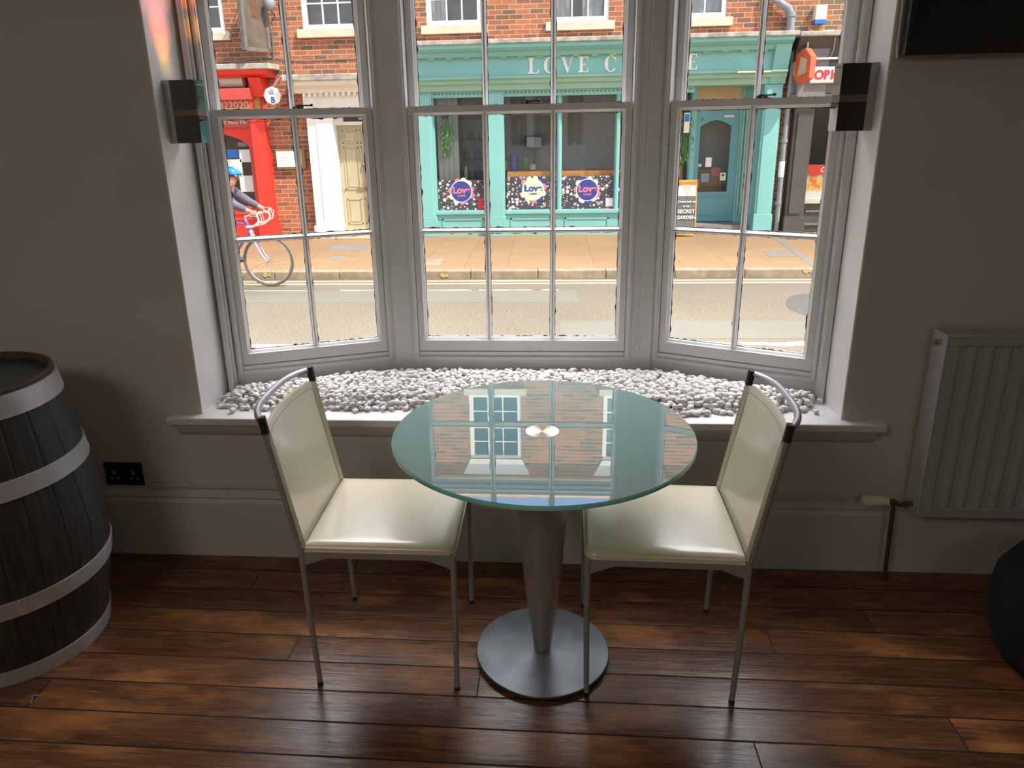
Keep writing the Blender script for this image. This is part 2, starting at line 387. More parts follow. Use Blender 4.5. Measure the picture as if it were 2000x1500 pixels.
def m_barrel():
    t = NT('dark_oak_staves'); tc = t.t.nodes.new('ShaderNodeTexCoord'); sp = t.n('ShaderNodeSeparateXYZ', Vector=tc.outputs['Object'])
    a = t.math('ARCTAN2', sp.outputs[1], sp.outputs[0])
    u = t.math('MULTIPLY', a, 22/(2*PI)); fr = t.math('FRACT', u); idx = t.math('FLOOR', u)
    rn = t.n('ShaderNodeTexWhiteNoise', _noise_dimensions='1D', W=idx).outputs['Value']
    gv = t.n('ShaderNodeCombineXYZ', X=t.math('MULTIPLY', a, 9.0), Y=t.math('MULTIPLY', sp.outputs[2], 2.0), Z=rn).outputs[0]
    g = t.noise(gv, 3, 5, .6, .5).outputs[0]
    c = t.ramp(g, [(.3, (.020, .019, .015)), (.7, (.066, .062, .052))])
    k = t.math('MULTIPLY_ADD', rn, .5, .7)
    c = t.mix(1.0, c, t.n('ShaderNodeCombineColor', Red=k, Green=k, Blue=k).outputs[0], 'MULTIPLY')
    e = t.math('MINIMUM', fr, t.math('SUBTRACT', 1.0, fr)); gap = t.math('LESS_THAN', e, .025)
    c = t.mix(gap, c, (.008, .006, .005, 1))
    b = t.bsdf(c, .6); t.bump(b, t.math('ADD', g, t.math('MULTIPLY', t.ramp(e, [(0, (0, 0, 0)), (.06, (1, 1, 1))]), 1.5)), .4, .004); return t.m
M['barrel'] = m_barrel()
M['hoop'] = mat('silver_painted_hoop', (.50, .49, .48), .42, .25, var=.18, scale=12, bump=.1)
M['rimwood'] = mat('cut_oak_rim', (.16, .075, .04), .6, var=.3, scale=20)
M['barhead'] = mat('dark_green_barrel_head', (.045, .07, .065), .35, var=.3, scale=9)

# ---------------------------------------------------------------- mesh helpers
class MB:
    def __init__(s): s.v = []; s.f = []; s.x = None
    def add(s, vs, fs, X=None):
        k = len(s.v); X = X if X is not None else s.x
        for p in vs:
            p = Vector(p); s.v.append(tuple(X @ p) if X is not None else tuple(p))
        for f in fs: s.f.append(tuple(i+k for i in f))
        return s
    def box(s, x0, x1, y0, y1, z0, z1, X=None):
        vs = [(x0, y0, z0), (x1, y0, z0), (x1, y1, z0), (x0, y1, z0), (x0, y0, z1), (x1, y0, z1), (x1, y1, z1), (x0, y1, z1)]
        return s.add(vs, [(0, 3, 2, 1), (4, 5, 6, 7), (0, 1, 5, 4), (1, 2, 6, 5), (2, 3, 7, 6), (3, 0, 4, 7)], X)
    def prism(s, pts, axis, a, b, X=None):       # closed outline (2-D) swept along an axis from a to b
        def P(u, v, w): return {'x': (w, u, v), 'y': (u, w, v), 'z': (u, v, w)}[axis]
        n = len(pts); vs = [P(u, v, a) for u, v in pts]+[P(u, v, b) for u, v in pts]
        return s.add(vs, [tuple(range(n))[::-1], tuple(range(n, 2*n))]+[(i, (i+1) % n, (i+1) % n+n, i+n) for i in range(n)], X)
    def lathe(s, prof, c=(0, 0, 0), n=48, X=None, axis='z', cap=True):
        vs = []; fs = []
        for r, z in prof:
            for i in range(n):
                a = 2*PI*i/n; u, v = r*math.cos(a), r*math.sin(a)
                p = {'z': (u, v, z), 'y': (u, z, v), 'x': (z, u, v)}[axis]
                vs.append((p[0]+c[0], p[1]+c[1], p[2]+c[2]))
        for j in range(len(prof)-1):
            for i in range(n): fs.append((j*n+i, j*n+(i+1) % n, (j+1)*n+(i+1) % n, (j+1)*n+i))
        if cap: fs.append(tuple(range(n))[::-1]); fs.append(tuple(range((len(prof)-1)*n, len(prof)*n)))
        return s.add(vs, fs, X)
    def cyl(s, c, r, z0, z1, n=24, axis='z', X=None): return s.lathe([(r, z0), (r, z1)], c, n, X, axis)
    def tube(s, pts, r, n=10, X=None, closed=False):
        pts = [Vector(p) for p in pts]; rs = r if isinstance(r, (list, tuple)) else [r]*len(pts)
        N = len(pts); vs = []; fs = []; up = None
        for i, p in enumerate(pts):
            if closed: t = (pts[(i+1) % N]-pts[i-1]).normalized()
            else: t = (pts[min(i+1, N-1)]-pts[max(i-1, 0)]).normalized()
            if up is None: up = t.orthogonal().normalized()
            else:
                up = (up-t*up.dot(t)); up = up.normalized() if up.length > 1e-6 else t.orthogonal().normalized()
            w = t.cross(up)
            for k in range(n):
                a = 2*PI*k/n; vs.append(tuple(p+(up*math.cos(a)+w*math.sin(a))*rs[i]))
        for j in range(N if closed else N-1):
            j2 = (j+1) % N
            for k in range(n): fs.append((j*n+k, j*n+(k+1) % n, j2*n+(k+1) % n, j2*n+k))
        if not closed: fs.append(tuple(range(n))[::-1]); fs.append(tuple(range((N-1)*n, N*n)))
        return s.add(vs, fs, X)
    def sphere(s, c, r, n=16, m=10, X=None, sc=(1, 1, 1)):
        prof = [(max(1e-4, r*math.sin(PI*j/m)), -r*math.cos(PI*j/m)) for j in range(m+1)]
        T = Matrix.Translation(c) @ Matrix.Diagonal((*sc, 1)); T = X @ T if X is not None else T
        return s.lathe(prof, (0, 0, 0), n, T)
    def grid(s, fn, nu, nv, X=None):
        vs = [fn(i/(nu-1), j/(nv-1)) for j in range(nv) for i in range(nu)]
        return s.add(vs, [(j*nu+i, j*nu+i+1, (j+1)*nu+i+1, (j+1)*nu+i) for j in range(nv-1) for i in range(nu-1)], X)
    def build(s, name, m, parent=None, smooth=False, bevel=0, seg=2, kind=None, auto=35):
        me = bpy.data.meshes.new(name)
        off = Vector((0, 0, 0)); p = parent
        while p is not None: off += p.location; p = p.parent
        me.from_pydata([(a-off.x, b-off.y, c-off.z) for a, b, c in s.v], [], s.f)
        bm = bmesh.new(); bm.from_mesh(me); bmesh.ops.recalc_face_normals(bm, faces=bm.faces)
        if bevel:
            es = [e for e in bm.edges if len(e.link_faces) == 2 and e.calc_face_angle(0) > .5]
            bmesh.ops.bevel(bm, geom=es, offset=bevel, segments=seg, affect='EDGES', profile=.5, clamp_overlap=True)
        if smooth:
            for f in bm.faces: f.smooth = True
            for e in bm.edges:
                if len(e.link_faces) == 2 and e.calc_face_angle(0) > math.radians(auto): e.smooth = False
        bm.to_mesh(me); bm.free()
        me.materials.append(M[m] if isinstance(m, str) else m)
        o = bpy.data.objects.new(name, me); C.objects.link(o); o.parent = parent
        if kind: o['kind'] = kind
        return o
def box(x0, x1, y0, y1, z0, z1, X=None): return MB().box(x0, x1, y0, y1, z0, z1, X)
def tag(o, label, cat, group=None, kind=None):
    o['label'] = label; o['category'] = cat
    if group: o['group'] = group
    if kind: o['kind'] = kind
    return o
def thing(name, label, cat, loc=(0, 0, 0), group=None):
    o = bpy.data.objects.new(name, None); C.objects.link(o); o.location = loc; o.empty_display_size = .1
    return tag(o, label, cat, group)
def struct(o, label, cat='room'): return tag(o, label, cat, kind='structure')
def dup(o, parent=None):
    c = o.copy(); C.objects.link(c); c.parent = parent
    for ch in [x for x in bpy.data.objects if x.parent == o]: dup(ch, c)
    return c
def holes_wall(mb, x0, x1, z0, z1, y0, y1, holes):
    xs = sorted({x0, x1, *[h[0] for h in holes], *[h[1] for h in holes]}); zs = sorted({z0, z1, *[h[2] for h in holes], *[h[3] for h in holes]})
    xs = [x for x in xs if x0 <= x <= x1]; zs = [z for z in zs if z0 <= z <= z1]
    for a, b in zip(xs, xs[1:]):
        run = None
        for c, d in zip(zs, zs[1:]):
            cx, cz = (a+b)/2, (c+d)/2
            solid = not any(h[0] < cx < h[1] and h[2] < cz < h[3] for h in holes)
            if solid: run = (run[0], d) if run else (c, d)
            if (not solid or d == zs[-1]) and run: mb.box(a, b, y0, y1, *run); run = None
    return mb
def text(txt, size, m, parent, x, y, z, depth=.004, bold=0.0, name='lettering', align='CENTER', rot=0, sx=1.0, shear=0):
    cu = bpy.data.curves.new(name, 'FONT'); cu.body = txt; cu.size = size; cu.extrude = depth; cu.offset = bold; cu.align_x = align; cu.shear = shear
    o = bpy.data.objects.new(name, cu); C.objects.link(o)
    bpy.context.view_layer.update()
    me = bpy.data.meshes.new_from_object(o.evaluated_get(bpy.context.evaluated_depsgraph_get()))
    bpy.data.objects.remove(o); bpy.data.curves.remove(cu)
    X = Matrix.Rotation(PI/2, 4, 'X') @ Matrix.Rotation(rot, 4, 'Z') @ Matrix.Diagonal((sx, 1, 1, 1))
    me.transform(X)
    me.materials.clear(); me.materials.append(M[m]); me.name = name
    o = bpy.data.objects.new(name, me); C.objects.link(o); o.parent = parent
    off = Vector((0, 0, 0)); p = parent
    while p is not None: off += p.location; p = p.parent
    o.location = Vector((x, y, z))-off
    return o

# ================================================================ ROOM SHELL
WY, XL, XR, SILL, TOPZ = 2.425, -1.27, .999, .585, 2.62
ROOM = (-3.3, 3.3, -4.2)
mb = MB(); holes_wall(mb, ROOM[0], ROOM[1], 0, 2.95, WY, 2.66, [(XL-.001, XR+.001, .555, TOPZ)])
wf = mb.build('wall_front', 'wall'); struct(wf, 'grey painted window wall of the room', 'wall')
# bay plan: inner face polyline
PA = Vector((-1.181, 2.71, 0)); ua = Vector((math.cos(math.radians(20.34)), math.sin(math.radians(20.34)), 0))
PB = Vector((-.506, 2.90, 0)); ub = Vector((1, 0, 0))
PC = Vector((.469, 2.882, 0)); uc = Vector((math.cos(math.radians(-24.43)), math.sin(math.radians(-24.43)), 0))
P0 = PA+ua*(-.089/ua.x); P3 = PC+uc*((XR-PC.x)/uc.x)
P1 = Vector((-.665, 2.90, 0)); P2 = Vector((.425, 2.90, 0))
rv = box(XL-.02, XL+.002, WY+.003, 2.69, SILL, TOPZ).build('wall_left_reveal', 'reveal'); struct(rv, 'white painted left side of the window bay recess', 'wall')
rv = box(XR-.002, XR+.02, WY+.003, 2.69, SILL, TOPZ).build('wall_right_reveal', 'reveal'); struct(rv, 'white painted right side of the window bay recess', 'wall')
# bay shell below and above windows
inner = [(P0.x, P0.y), (P1.x, P1.y), (P2.x, P2.y), (P3.x, P3.y)]
def out_pts(d): return [(P0.x-.05, P0.y+d), (P1.x-.03, P1.y+d), (P2.x+.03, P2.y+d), (P3.x+.05, P3.y+d)]
o = MB().prism([(XL, WY+.01)]+[(XR, WY+.01)]+[(x, y) for x, y in reversed(out_pts(.16))], 'z', -.5, .556).build('wall_bay', 'reveal')
struct(o, 'low wall of the bay under the window sill', 'wall')
o = MB().prism([(XL-.06, WY+.01)]+[(XR+.06, WY+.01)]+[(x, y) for x, y in reversed(out_pts(.16))], 'z', TOPZ, TOPZ+.2).build('ceiling_bay', 'ceil')
struct(o, 'white ceiling of the window bay', 'ceiling')
o = box(ROOM[0]-.2, ROOM[1]+.2, ROOM[2]-.2, 2.66, 2.9, 3.05).build('ceiling', 'ceil'); struct(o, 'white ceiling of the room', 'ceiling')
o = box(ROOM[0], ROOM[1], ROOM[2], WY, -.03, 0).build('floor', 'floor'); struct(o, 'dark stained glossy floorboards running along the window wall', 'floor')
o = box(ROOM[0]-.2, ROOM[0], ROOM[2], 2.66, 0, 2.9).build('wall_left', 'wall'); struct(o, 'left wall of the room, beyond the barrel', 'wall')
o = box(ROOM[1], ROOM[1]+.2, ROOM[2], 2.66, 0, 2.9).build('wall_right', 'wall'); struct(o, 'right wall of the room, beyond the radiator', 'wall')
o = box(ROOM[0], ROOM[1], ROOM[2]-.2, ROOM[2], 0, 2.9).build('wall_back', 'wall'); struct(o, 'back wall of the room behind the viewer', 'wall')

o = box(-14, 12, -6, 2.40, 3.06, 8.1).build('unseen_upper_floors', 'wall'); struct(o, 'unseen upper floors over the room, raised to block sky light', 'building')  # unseen mass added to keep southern sky light off the shopfronts
# skirting
mb = MB().prism([(WY, 0), (2.405, 0), (2.405, .228), (2.409, .238), (2.414, .242), (2.408, .250), (2.410, .262), (2.418, .268), (WY, .272)], 'x', ROOM[0], ROOM[1])
o = mb.build('baseboard_front', 'skirt'); struct(o, 'deep painted skirting board under the window', 'baseboard')
# sill board
s_pts = [(-1.385, 2.378), (1.135, 2.378), (1.135, WY+.001), (XR, WY+.001)]+[(x, y) for x, y in reversed(out_pts(.0))]+[(XL, WY+.001), (-1.385, WY+.001)]
o = MB().prism(s_pts, 'z', .556, SILL).build('trim_1', 'sill', bevel=.006); struct(o, 'white window sill board carrying the pebbles', 'window sill')
o = MB().prism([(WY, .500), (2.407, .516), (2.394, .540), (2.388, .5565), (WY, .5565)], 'x', -1.36, 1.11).build('trim_2', 'skirt'); struct(o, 'moulding under the nosing of the window sill', 'trim')

# ---------------------------------------------------------------- windows of the bay
def seg_matrix(P, u):
    n = Vector((-u.y, u.x, 0))              # pointing outdoors
    m = Matrix.Identity(4)
    for i in range(3): m[i][0], m[i][1], m[i][2], m[i][3] = u[i], n[i], (0, 0, 1)[i], P[i]
    return m
def ring(mb, s0, s1, z0, z1, ws, wz0, wz1, d0, d1, X, ch=.010):
    """sash: stiles ws wide outside the opening s0..s1, z0..z1; chamfer round the opening"""
    def rect(e0, e1, ez0, ez1, d): return [(e0, d, ez0), (e1, d, ez0), (e1, d, ez1), (e0, d, ez1)]
    loops = [rect(s0-ws, s1+ws, z0-wz0, z1+wz1, d1), rect(s0-ws, s1+ws, z0-wz0, z1+wz1, d0), rect(s0-ch, s1+ch, z0-ch, z1+ch, d0),
             rect(s0-ch*.8, s1+ch*.8, z0-ch*.8, z1+ch*.8, d0+.004), rect(s0, s1, z0, z1, d0+.013), rect(s0, s1, z0, z1, d1)]
    vs = [p for l in loops for p in l]; fs = []
    for j in range(6):
        a, b = j*4, ((j+1) % 6)*4
        for k in range(4): fs.append((a+k, a+(k+1) % 4, b+(k+1) % 4, b+k))
    mb.add(vs, fs, X)
def bar(mb, a, b, c, vert, d0, d1, X):      # glazing bar with splayed sides, centred on c, from a to b
    pr = [(-.0035, d0), (.0035, d0), (.0045, d0+.005), (.0095, d0+.013), (.0095, d1), (-.0095, d1), (-.0095, d0+.013), (-.0045, d0+.005)]
    if vert: vs = [(c+p, d, z) for z in (a, b) for p, d in pr]
    else: vs = [(s, d, c+p) for s in (a, b) for p, d in pr]
    n = len(pr); mb.add(vs, [tuple(range(n)), tuple(range(n, 2*n))]+[(i, (i+1) % n, (i+1) % n+n, i+n) for i in range(n)], X)
def rough_edge(mb, s0, s1, z0, z1, d, X, r):
    """irregular old putty showing round the panes"""
    def strip(p, q, nx, nz):
        n = 24; vs = []; fs = []
        for i in range(n+1):
            t = i/n; w = .0012+max(0, r.gauss(0, 1))*.0022
            x, z = p[0]+(q[0]-p[0])*t, p[1]+(q[1]-p[1])*t
            vs += [(x, d, z), (x+nx*w, d, z+nz*w), (x, d+.005, z), (x+nx*w, d+.005, z+nz*w)]
        for i in range(n):
            k = i*4; fs += [(k, k+4, k+5, k+1), (k+1, k+5, k+7, k+3), (k+2, k+3, k+7, k+6)]
        mb.add(vs, fs, X)
    strip((s0, z0), (s1, z0), 0, 1); strip((s0, z1), (s1, z1), 0, -1); strip((s0, z0), (s0, z1), 1, 0); strip((s1, z0), (s1, z1), -1, 0)
def window(n, P, u, w, cols, label):
    X = seg_matrix(P, u); root = thing('window_%d' % n, label, 'window'); root['kind'] = 'structure'
    r = random.Random(n)
    mb = MB()                                # box frame with beads
    o0, o1 = -.057, w+.057
    for a, b in ((o0, -.036), (w+.036, o1)):
        mb.box(a, b, -.012, .12, .642, TOPZ, X)
        mb.box(a+.006, b-.006, -.017, -.011, .650, TOPZ, X)
    mb.box(o0-.001, o1+.001, -.010, .15, .640, .659, X); mb.box(-.0365, w+.0365, -.004, .13, .658, .676, X); mb.box(o0, o1, -.012, .15, 2.585, TOPZ, X)
    mb.box(o0-.002, o1+.002, -.014, .0, .648, .656, X)
    mb.build('frame', 'white', root, bevel=.002, seg=1)
    mb = MB(); ring(mb, 0, w, .733, 1.607, .034, .054, .033, 0, .042, X); mb.build('lower_sash', 'white', root)
    mb = MB(); ring(mb, 0, w, 1.640, 2.545, .034, .033, .038, .048, .09, X); mb.build('upper_sash', 'white', root)
    mb = MB()
    cs = [w*k/cols for k in range(1, cols)]
    for c in cs:
        bar(mb, .728, 1.612, c, True, .002, .034, X)
    bar(mb, -.004, w+.004, 1.170, False, .0022, .034, X)
    mb.build('glazing_bars', 'white', root); mb = MB()
    for c in cs: bar(mb, 1.636, 2.55, c, True, .05, .082, X)
    bar(mb, -.004, w+.004, 2.095, False, .0502, .082, X)
    mb.build('glazing_bars', 'white', root)
    MB().box(-.006, w+.006, .022, .025, .727, 1.613, X).build('glass_pane', 'glass', root)
    MB().box(-.006, w+.006, .070, .073, 1.634, 2.55, X).build('glass_pane', 'glass', root)
    mb = MB(); edges = [0]+cs+[w]
    for i in range(cols):
        a, b = edges[i]+(.0096 if i else .0005), edges[i+1]-(.0096 if i < cols-1 else .0005)
        rough_edge(mb, a, b, .7335, 1.160, .027, X, r); rough_edge(mb, a, b, 1.180, 1.6065, .027, X, r)
        rough_edge(mb, a, b, 1.6405, 2.085, .075, X, r)
    mb.build('putty', 'putty', root)
    mb = MB(); c = w*.54                    # sash fastener
    mb.cyl((c, .02, 0), .011, 1.6395, 1.650, 14, X=X); mb.box(c-.004, c+.045, .015, .024, 1.648, 1.653, X); mb.sphere((c+.048, .02, 1.652), .006, 8, 6, X)
    mb.box(c-.02, c+.02, .050, .075, 1.640, 1.648, X)
    mb.build('sash_fastener', 'black', root, smooth=True)
    return root
WL, WC, WR_ = .507, .772, .507
window(1, PA, ua, WL, 2, 'left angled sash window of the bay')
window(2, PB, ub, WC, 3, 'middle sash window of the bay facing the shop')
window(3, PC, uc, WR_, 2, 'right angled sash window of the bay')
# mullion walls between and beside windows
def xy(P, u, s, d=0): n = Vector((-u.y, u.x, 0)); q = P+u*s+n*d; return (q.x, q.y)
mb = MB()
a = xy(PA, ua, WL+.057); b = xy(PB, ub, -.057); mb.prism([a, P1[:2], b, xy(PB, ub, -.057, .15), (P1.x-.02, 3.05), xy(PA, ua, WL+.057, .15)], 'z', .556, TOPZ)
a = xy(PB, ub, WC+.057); b = xy(PC, uc, -.057); mb.prism([a, (.405, 2.90), b, xy(PC, uc, -.057, .15), (.46, 3.05), xy(PB, ub, WC+.057, .15)], 'z', .556, TOPZ)
for P, u, w in ((PA, ua, WL), (PB, ub, WC), (PC, uc, WR_)):
    mb.prism([xy(P, u, -.058, -.001), xy(P, u, w+.058, -.001), xy(P, u, w+.058, .15), xy(P, u, -.058, .15)], 'z', .5, .641)
mb.prism([xy(PA, ua, -.110), xy(PA, ua, -.057), xy(PA, ua, -.057, .15), xy(PA, ua, -.110, .15)], 'z', .5, TOPZ)
mb.prism([xy(PC, uc, WR_+.057), xy(PC, uc, WR_+.10), xy(PC, uc, WR_+.10, .15), xy(PC, uc, WR_+.057, .15)], 'z', .5, TOPZ)
o = mb.build('trim_3', 'white'); struct(o, 'white panelling and posts between the three bay windows', 'trim')
# shutter linings beside the side windows
mb = MB()
for P, u, s0, sg in ((PA, ua, -.0945, 1), (PC, uc, WR_+.0755, -1)):
    X = seg_matrix(P, u)
    lo, hi = (s0, s0+.020) if sg > 0 else (s0-.005, s0+.015)
    mb.box(lo, hi, -.05, .0, .585, TOPZ, X); 
    lo2, hi2 = (hi, hi+.012) if sg > 0 else (lo-.012, lo)
    mb.box(lo2, hi2, -.028, .0, .585, TOPZ, X)
o = mb.build('trim_4', 'white', bevel=.002, seg=1); struct(o, 'narrow white linings where the side windows meet the recess', 'trim')

# ---------------------------------------------------------------- blind chains
def chain(px_top, px_bot, depthY, label, loop=.012, wgt=True):
    (x1, z1), (x0, z0) = at(*px_top, depthY), at(*px_bot, depthY)
    mb = MB(); L = 1.25+z1-z0*0-z1
    zt = 2.5; xt = x0+(x1-x0)*(0)
    for k in (-.5, .5):
        x = x0+k*loop
        mb.tube([(x, depthY, z0), (x, depthY, zt)], .0008, 5)
        z = z0
        while z < zt:
            mb.sphere((x, depthY, z), .0024, 6, 4); z += .0085
    o = thing('blind_chain', label, 'blind chain', (x0, depthY, z0))
    mb.build('beads', 'chain', o, smooth=True, auto=80)
    if wgt: MB().lathe([(.003, .0), (.006, .004), (.0065, .018), (.004, .024)], (x0, depthY, z0-.024), 14).build('weight', 'chain', o, smooth=True)
chain((1277, 0), (1245, 672), 2.885, 'beaded blind chain hanging on the post between the middle and right windows')
chain((445, 550), (451, 712), 2.66, 'beaded blind chain hanging beside the left window lining')
chain((1673, 10), (1607, 705), 2.60, 'beaded blind chain hanging beside the right window lining')

# ================================================================ PEBBLES
def pebble_mesh(i, sub):
    r = random.Random(100+i); bm = bmesh.new(); bmesh.ops.create_icosphere(bm, subdivisions=sub, radius=1)
    ang = i >= 4
    pl = [Vector((r.gauss(0, 1), r.gauss(0, 1), r.gauss(0, 1))).normalized() for _ in range(7)]
    for v in bm.verts:
        p = v.co.normalized(); d = 1.0
        for q in pl:
            t = p.dot(q)
            if t > 0: d *= 1-(.26 if ang else .09)*t**3
        v.co = p*d
    sx, sy, sz = (1, r.uniform(.66, .85), r.uniform(.48, .66))
    for v in bm.verts: v.co = Vector((v.co.x*sx, v.co.y*sy, v.co.z*sz))
    me = bpy.data.meshes.new('pebble'); bm.to_mesh(me); bm.free()
    for p in me.polygons: p.use_smooth = True
    me.materials.append(M['pebble']); return me
PM = [pebble_mesh(i, 2) for i in range(8)]
PV = []
for me in PM:
    a = np.zeros(len(me.vertices)*3); me.vertices.foreach_get('co', a); PV.append(a.reshape(-1, 3))
PF = np.array([list(p.vertices) for p in PM[0].polygons])
def back_y(x):
    ys = []
    for P, u in ((PA, ua), (PB, ub), (PC, uc)): ys.append(P.y+(x-P.x)*u.y/u.x)
    return min(ys)
spots = []
pr = random.Random(3)
dx = .0265
for layer, zz in ((0, .0085), (1, .022), (2, .034)):
    y = 2.40; row = 0
    while y < 2.93:
        x = XL; row += 1
        while x < XR:
            px, py = x+pr.uniform(-.008, .008)+(row % 2)*dx/2+layer*.009, y+pr.uniform(-.007, .007)+layer*.007
            fy = 2.452+.010*math.sin(px*9)+.008*math.sin(px*23+1)+max(0, px-.62)*.06+max(0, px-.90)*1.3+max(0, -1.13-px)*.25
            by = back_y(px)-.016
            ins = min(py-fy, by-py, px-XL-.016, XR-.018-px)
            lim = (0, .026, .06)[layer]
            if ins > lim*(.8+pr.random()*.5) and not (layer == 0 and ins > .045):
                spots.append((px, py, SILL+zz+pr.uniform(-.003, .004)+(.004 if ins > .1 else 0), layer, ins))
            x += dx
        y += dx*.84
    
# a few strays on the bare front of the sill
for sx, sy in ((-.98, 2.433), (-1.16, 2.437), (.30, 2.436), (.66, 2.447), (.86, 2.462), (.93, 2.476)): spots.append((sx, sy, SILL+.0085, 0, .01))
def vis(s): return (Vector(s[:3])-Vector((0, 0, EYE))).length + (0 if s[3] > 0 or s[4] < .03 else 5) + (3 if (-.42 < s[0] < .38 and s[1] < 2.75) else 0)
spots.sort(key=vis)
big_v, big_f, nv = [], [], 0
for i, s in enumerate(spots):
    k = pr.choice(range(8)) if s[0] > -.2 else pr.choice((4, 5, 6, 7, 4, 5, 6, 7, 1))
    if s[0] > .3: k = pr.choice((0, 1, 2, 3, 0, 1, 2, 5))
    R = Matrix.Translation(s[:3]) @ Matrix.Rotation(pr.uniform(0, 2*PI), 4, 'Z') @ Matrix.Rotation(pr.gauss(0, .28 if s[3] else .08), 4, 'X') @ Matrix.Rotation(pr.gauss(0, .28 if s[3] else .08), 4, 'Y')
    sc = pr.uniform(.0135, .0195)
    if i < 300:
        o = bpy.data.objects.new('pebble', PM[k]); C.objects.link(o); o.matrix_world = R @ Matrix.Scale(sc, 4)
        tag(o, 'white pebble in the front part of the pebble bed on the window sill', 'pebble', 'white pebbles on the window sill')
    else:
        R3 = np.array(R.to_3x3())*sc; vv = PV[k] @ R3.T + np.array(s[:3])
        big_v.append(vv); big_f.append(PF+nv); nv += len(vv)
V = np.concatenate(big_v); Fc = np.concatenate(big_f)
me = bpy.data.meshes.new('pebble_bed'); me.from_pydata(V.tolist(), [], Fc.tolist())
me.polygons.foreach_set('use_smooth', [True]*len(me.polygons)); me.materials.append(M['pebble'])
o = bpy.data.objects.new('pebble_bed', me); C.objects.link(o); tag(o, 'bed of white pebbles filling the back of the bay window sill', 'pebbles', kind='stuff')

# ================================================================ TABLE
TC = (-.021, 1.917); TZ = .754
t = thing('bistro_table', 'round green glass table on a brushed metal cone and disc foot', 'table', (TC[0], TC[1], 0))
R_ = .4215
MB().lathe([(R_-.0015, TZ-.0015), (R_-.002, TZ)], (TC[0], TC[1], 0), 128).build('glass_top', 'top', t, smooth=True)
MB().lathe([(R_-.003, TZ-.013), (R_, TZ-.0115), (R_+.0005, TZ-.006), (R_, TZ-.0028), (R_-.0015, TZ-.0014)], (TC[0], TC[1], 0), 128).build('glass_edge', 'edge', t, smooth=True)
MB().lathe([(.046, TZ-.001), (.047, TZ+.0006)], (TC[0], TC[1], 0), 64).build('mounting_plate', 'spun', t, smooth=True)
MB().lathe([(.060, TZ-.030), (.095, TZ-.022), (.095, TZ-.0132)], (TC[0], TC[1], 0), 48).build('support_plate', 'steel', t, smooth=True)
cone = [(.0255, .020), (.0275, .037), (.0335, .085), (.040, .134), (.050, .225), (.0590, .326), (.0665, .42), (.0722, .502), (.078, .60), (.083, .735)]
def m_cone():
    t_ = NT('vertical_brushed_steel'); tc = t_.t.nodes.new('ShaderNodeTexCoord'); sp = t_.n('ShaderNodeSeparateXYZ', Vector=tc.outputs['Object'])
    a = t_.math('ARCTAN2', sp.outputs[1], sp.outputs[0])
    n = t_.n('ShaderNodeTexNoise', _noise_dimensions='1D', W=t_.math('MULTIPLY', a, 60.0), Scale=1.0, Detail=3.0).outputs[0]
    c = t_.ramp(n, [(.3, (.36, .36, .36)), (.7, (.52, .52, .52))])
    b = t_.bsdf(c, .40, .6); t_.bump(b, n, .1, .001); return t_.m
M['cone'] = m_cone()
MB().lathe(cone, (TC[0], TC[1], 0), 64).build('pedestal', 'cone', t, smooth=True)
MB().lathe([(.196, .006), (.2045, .009), (.205, .0165), (.203, .0185), (.12, .0215), (.05, .0245), (.03, .026)], (TC[0], TC[1], 0), 96).build('foot_disc', 'disc', t, smooth=True)
MB().lathe([(.188, .0), (.192, .001), (.192, .0065)], (TC[0], TC[1], 0), 64).build('foot_pad', 'black', t, smooth=True)

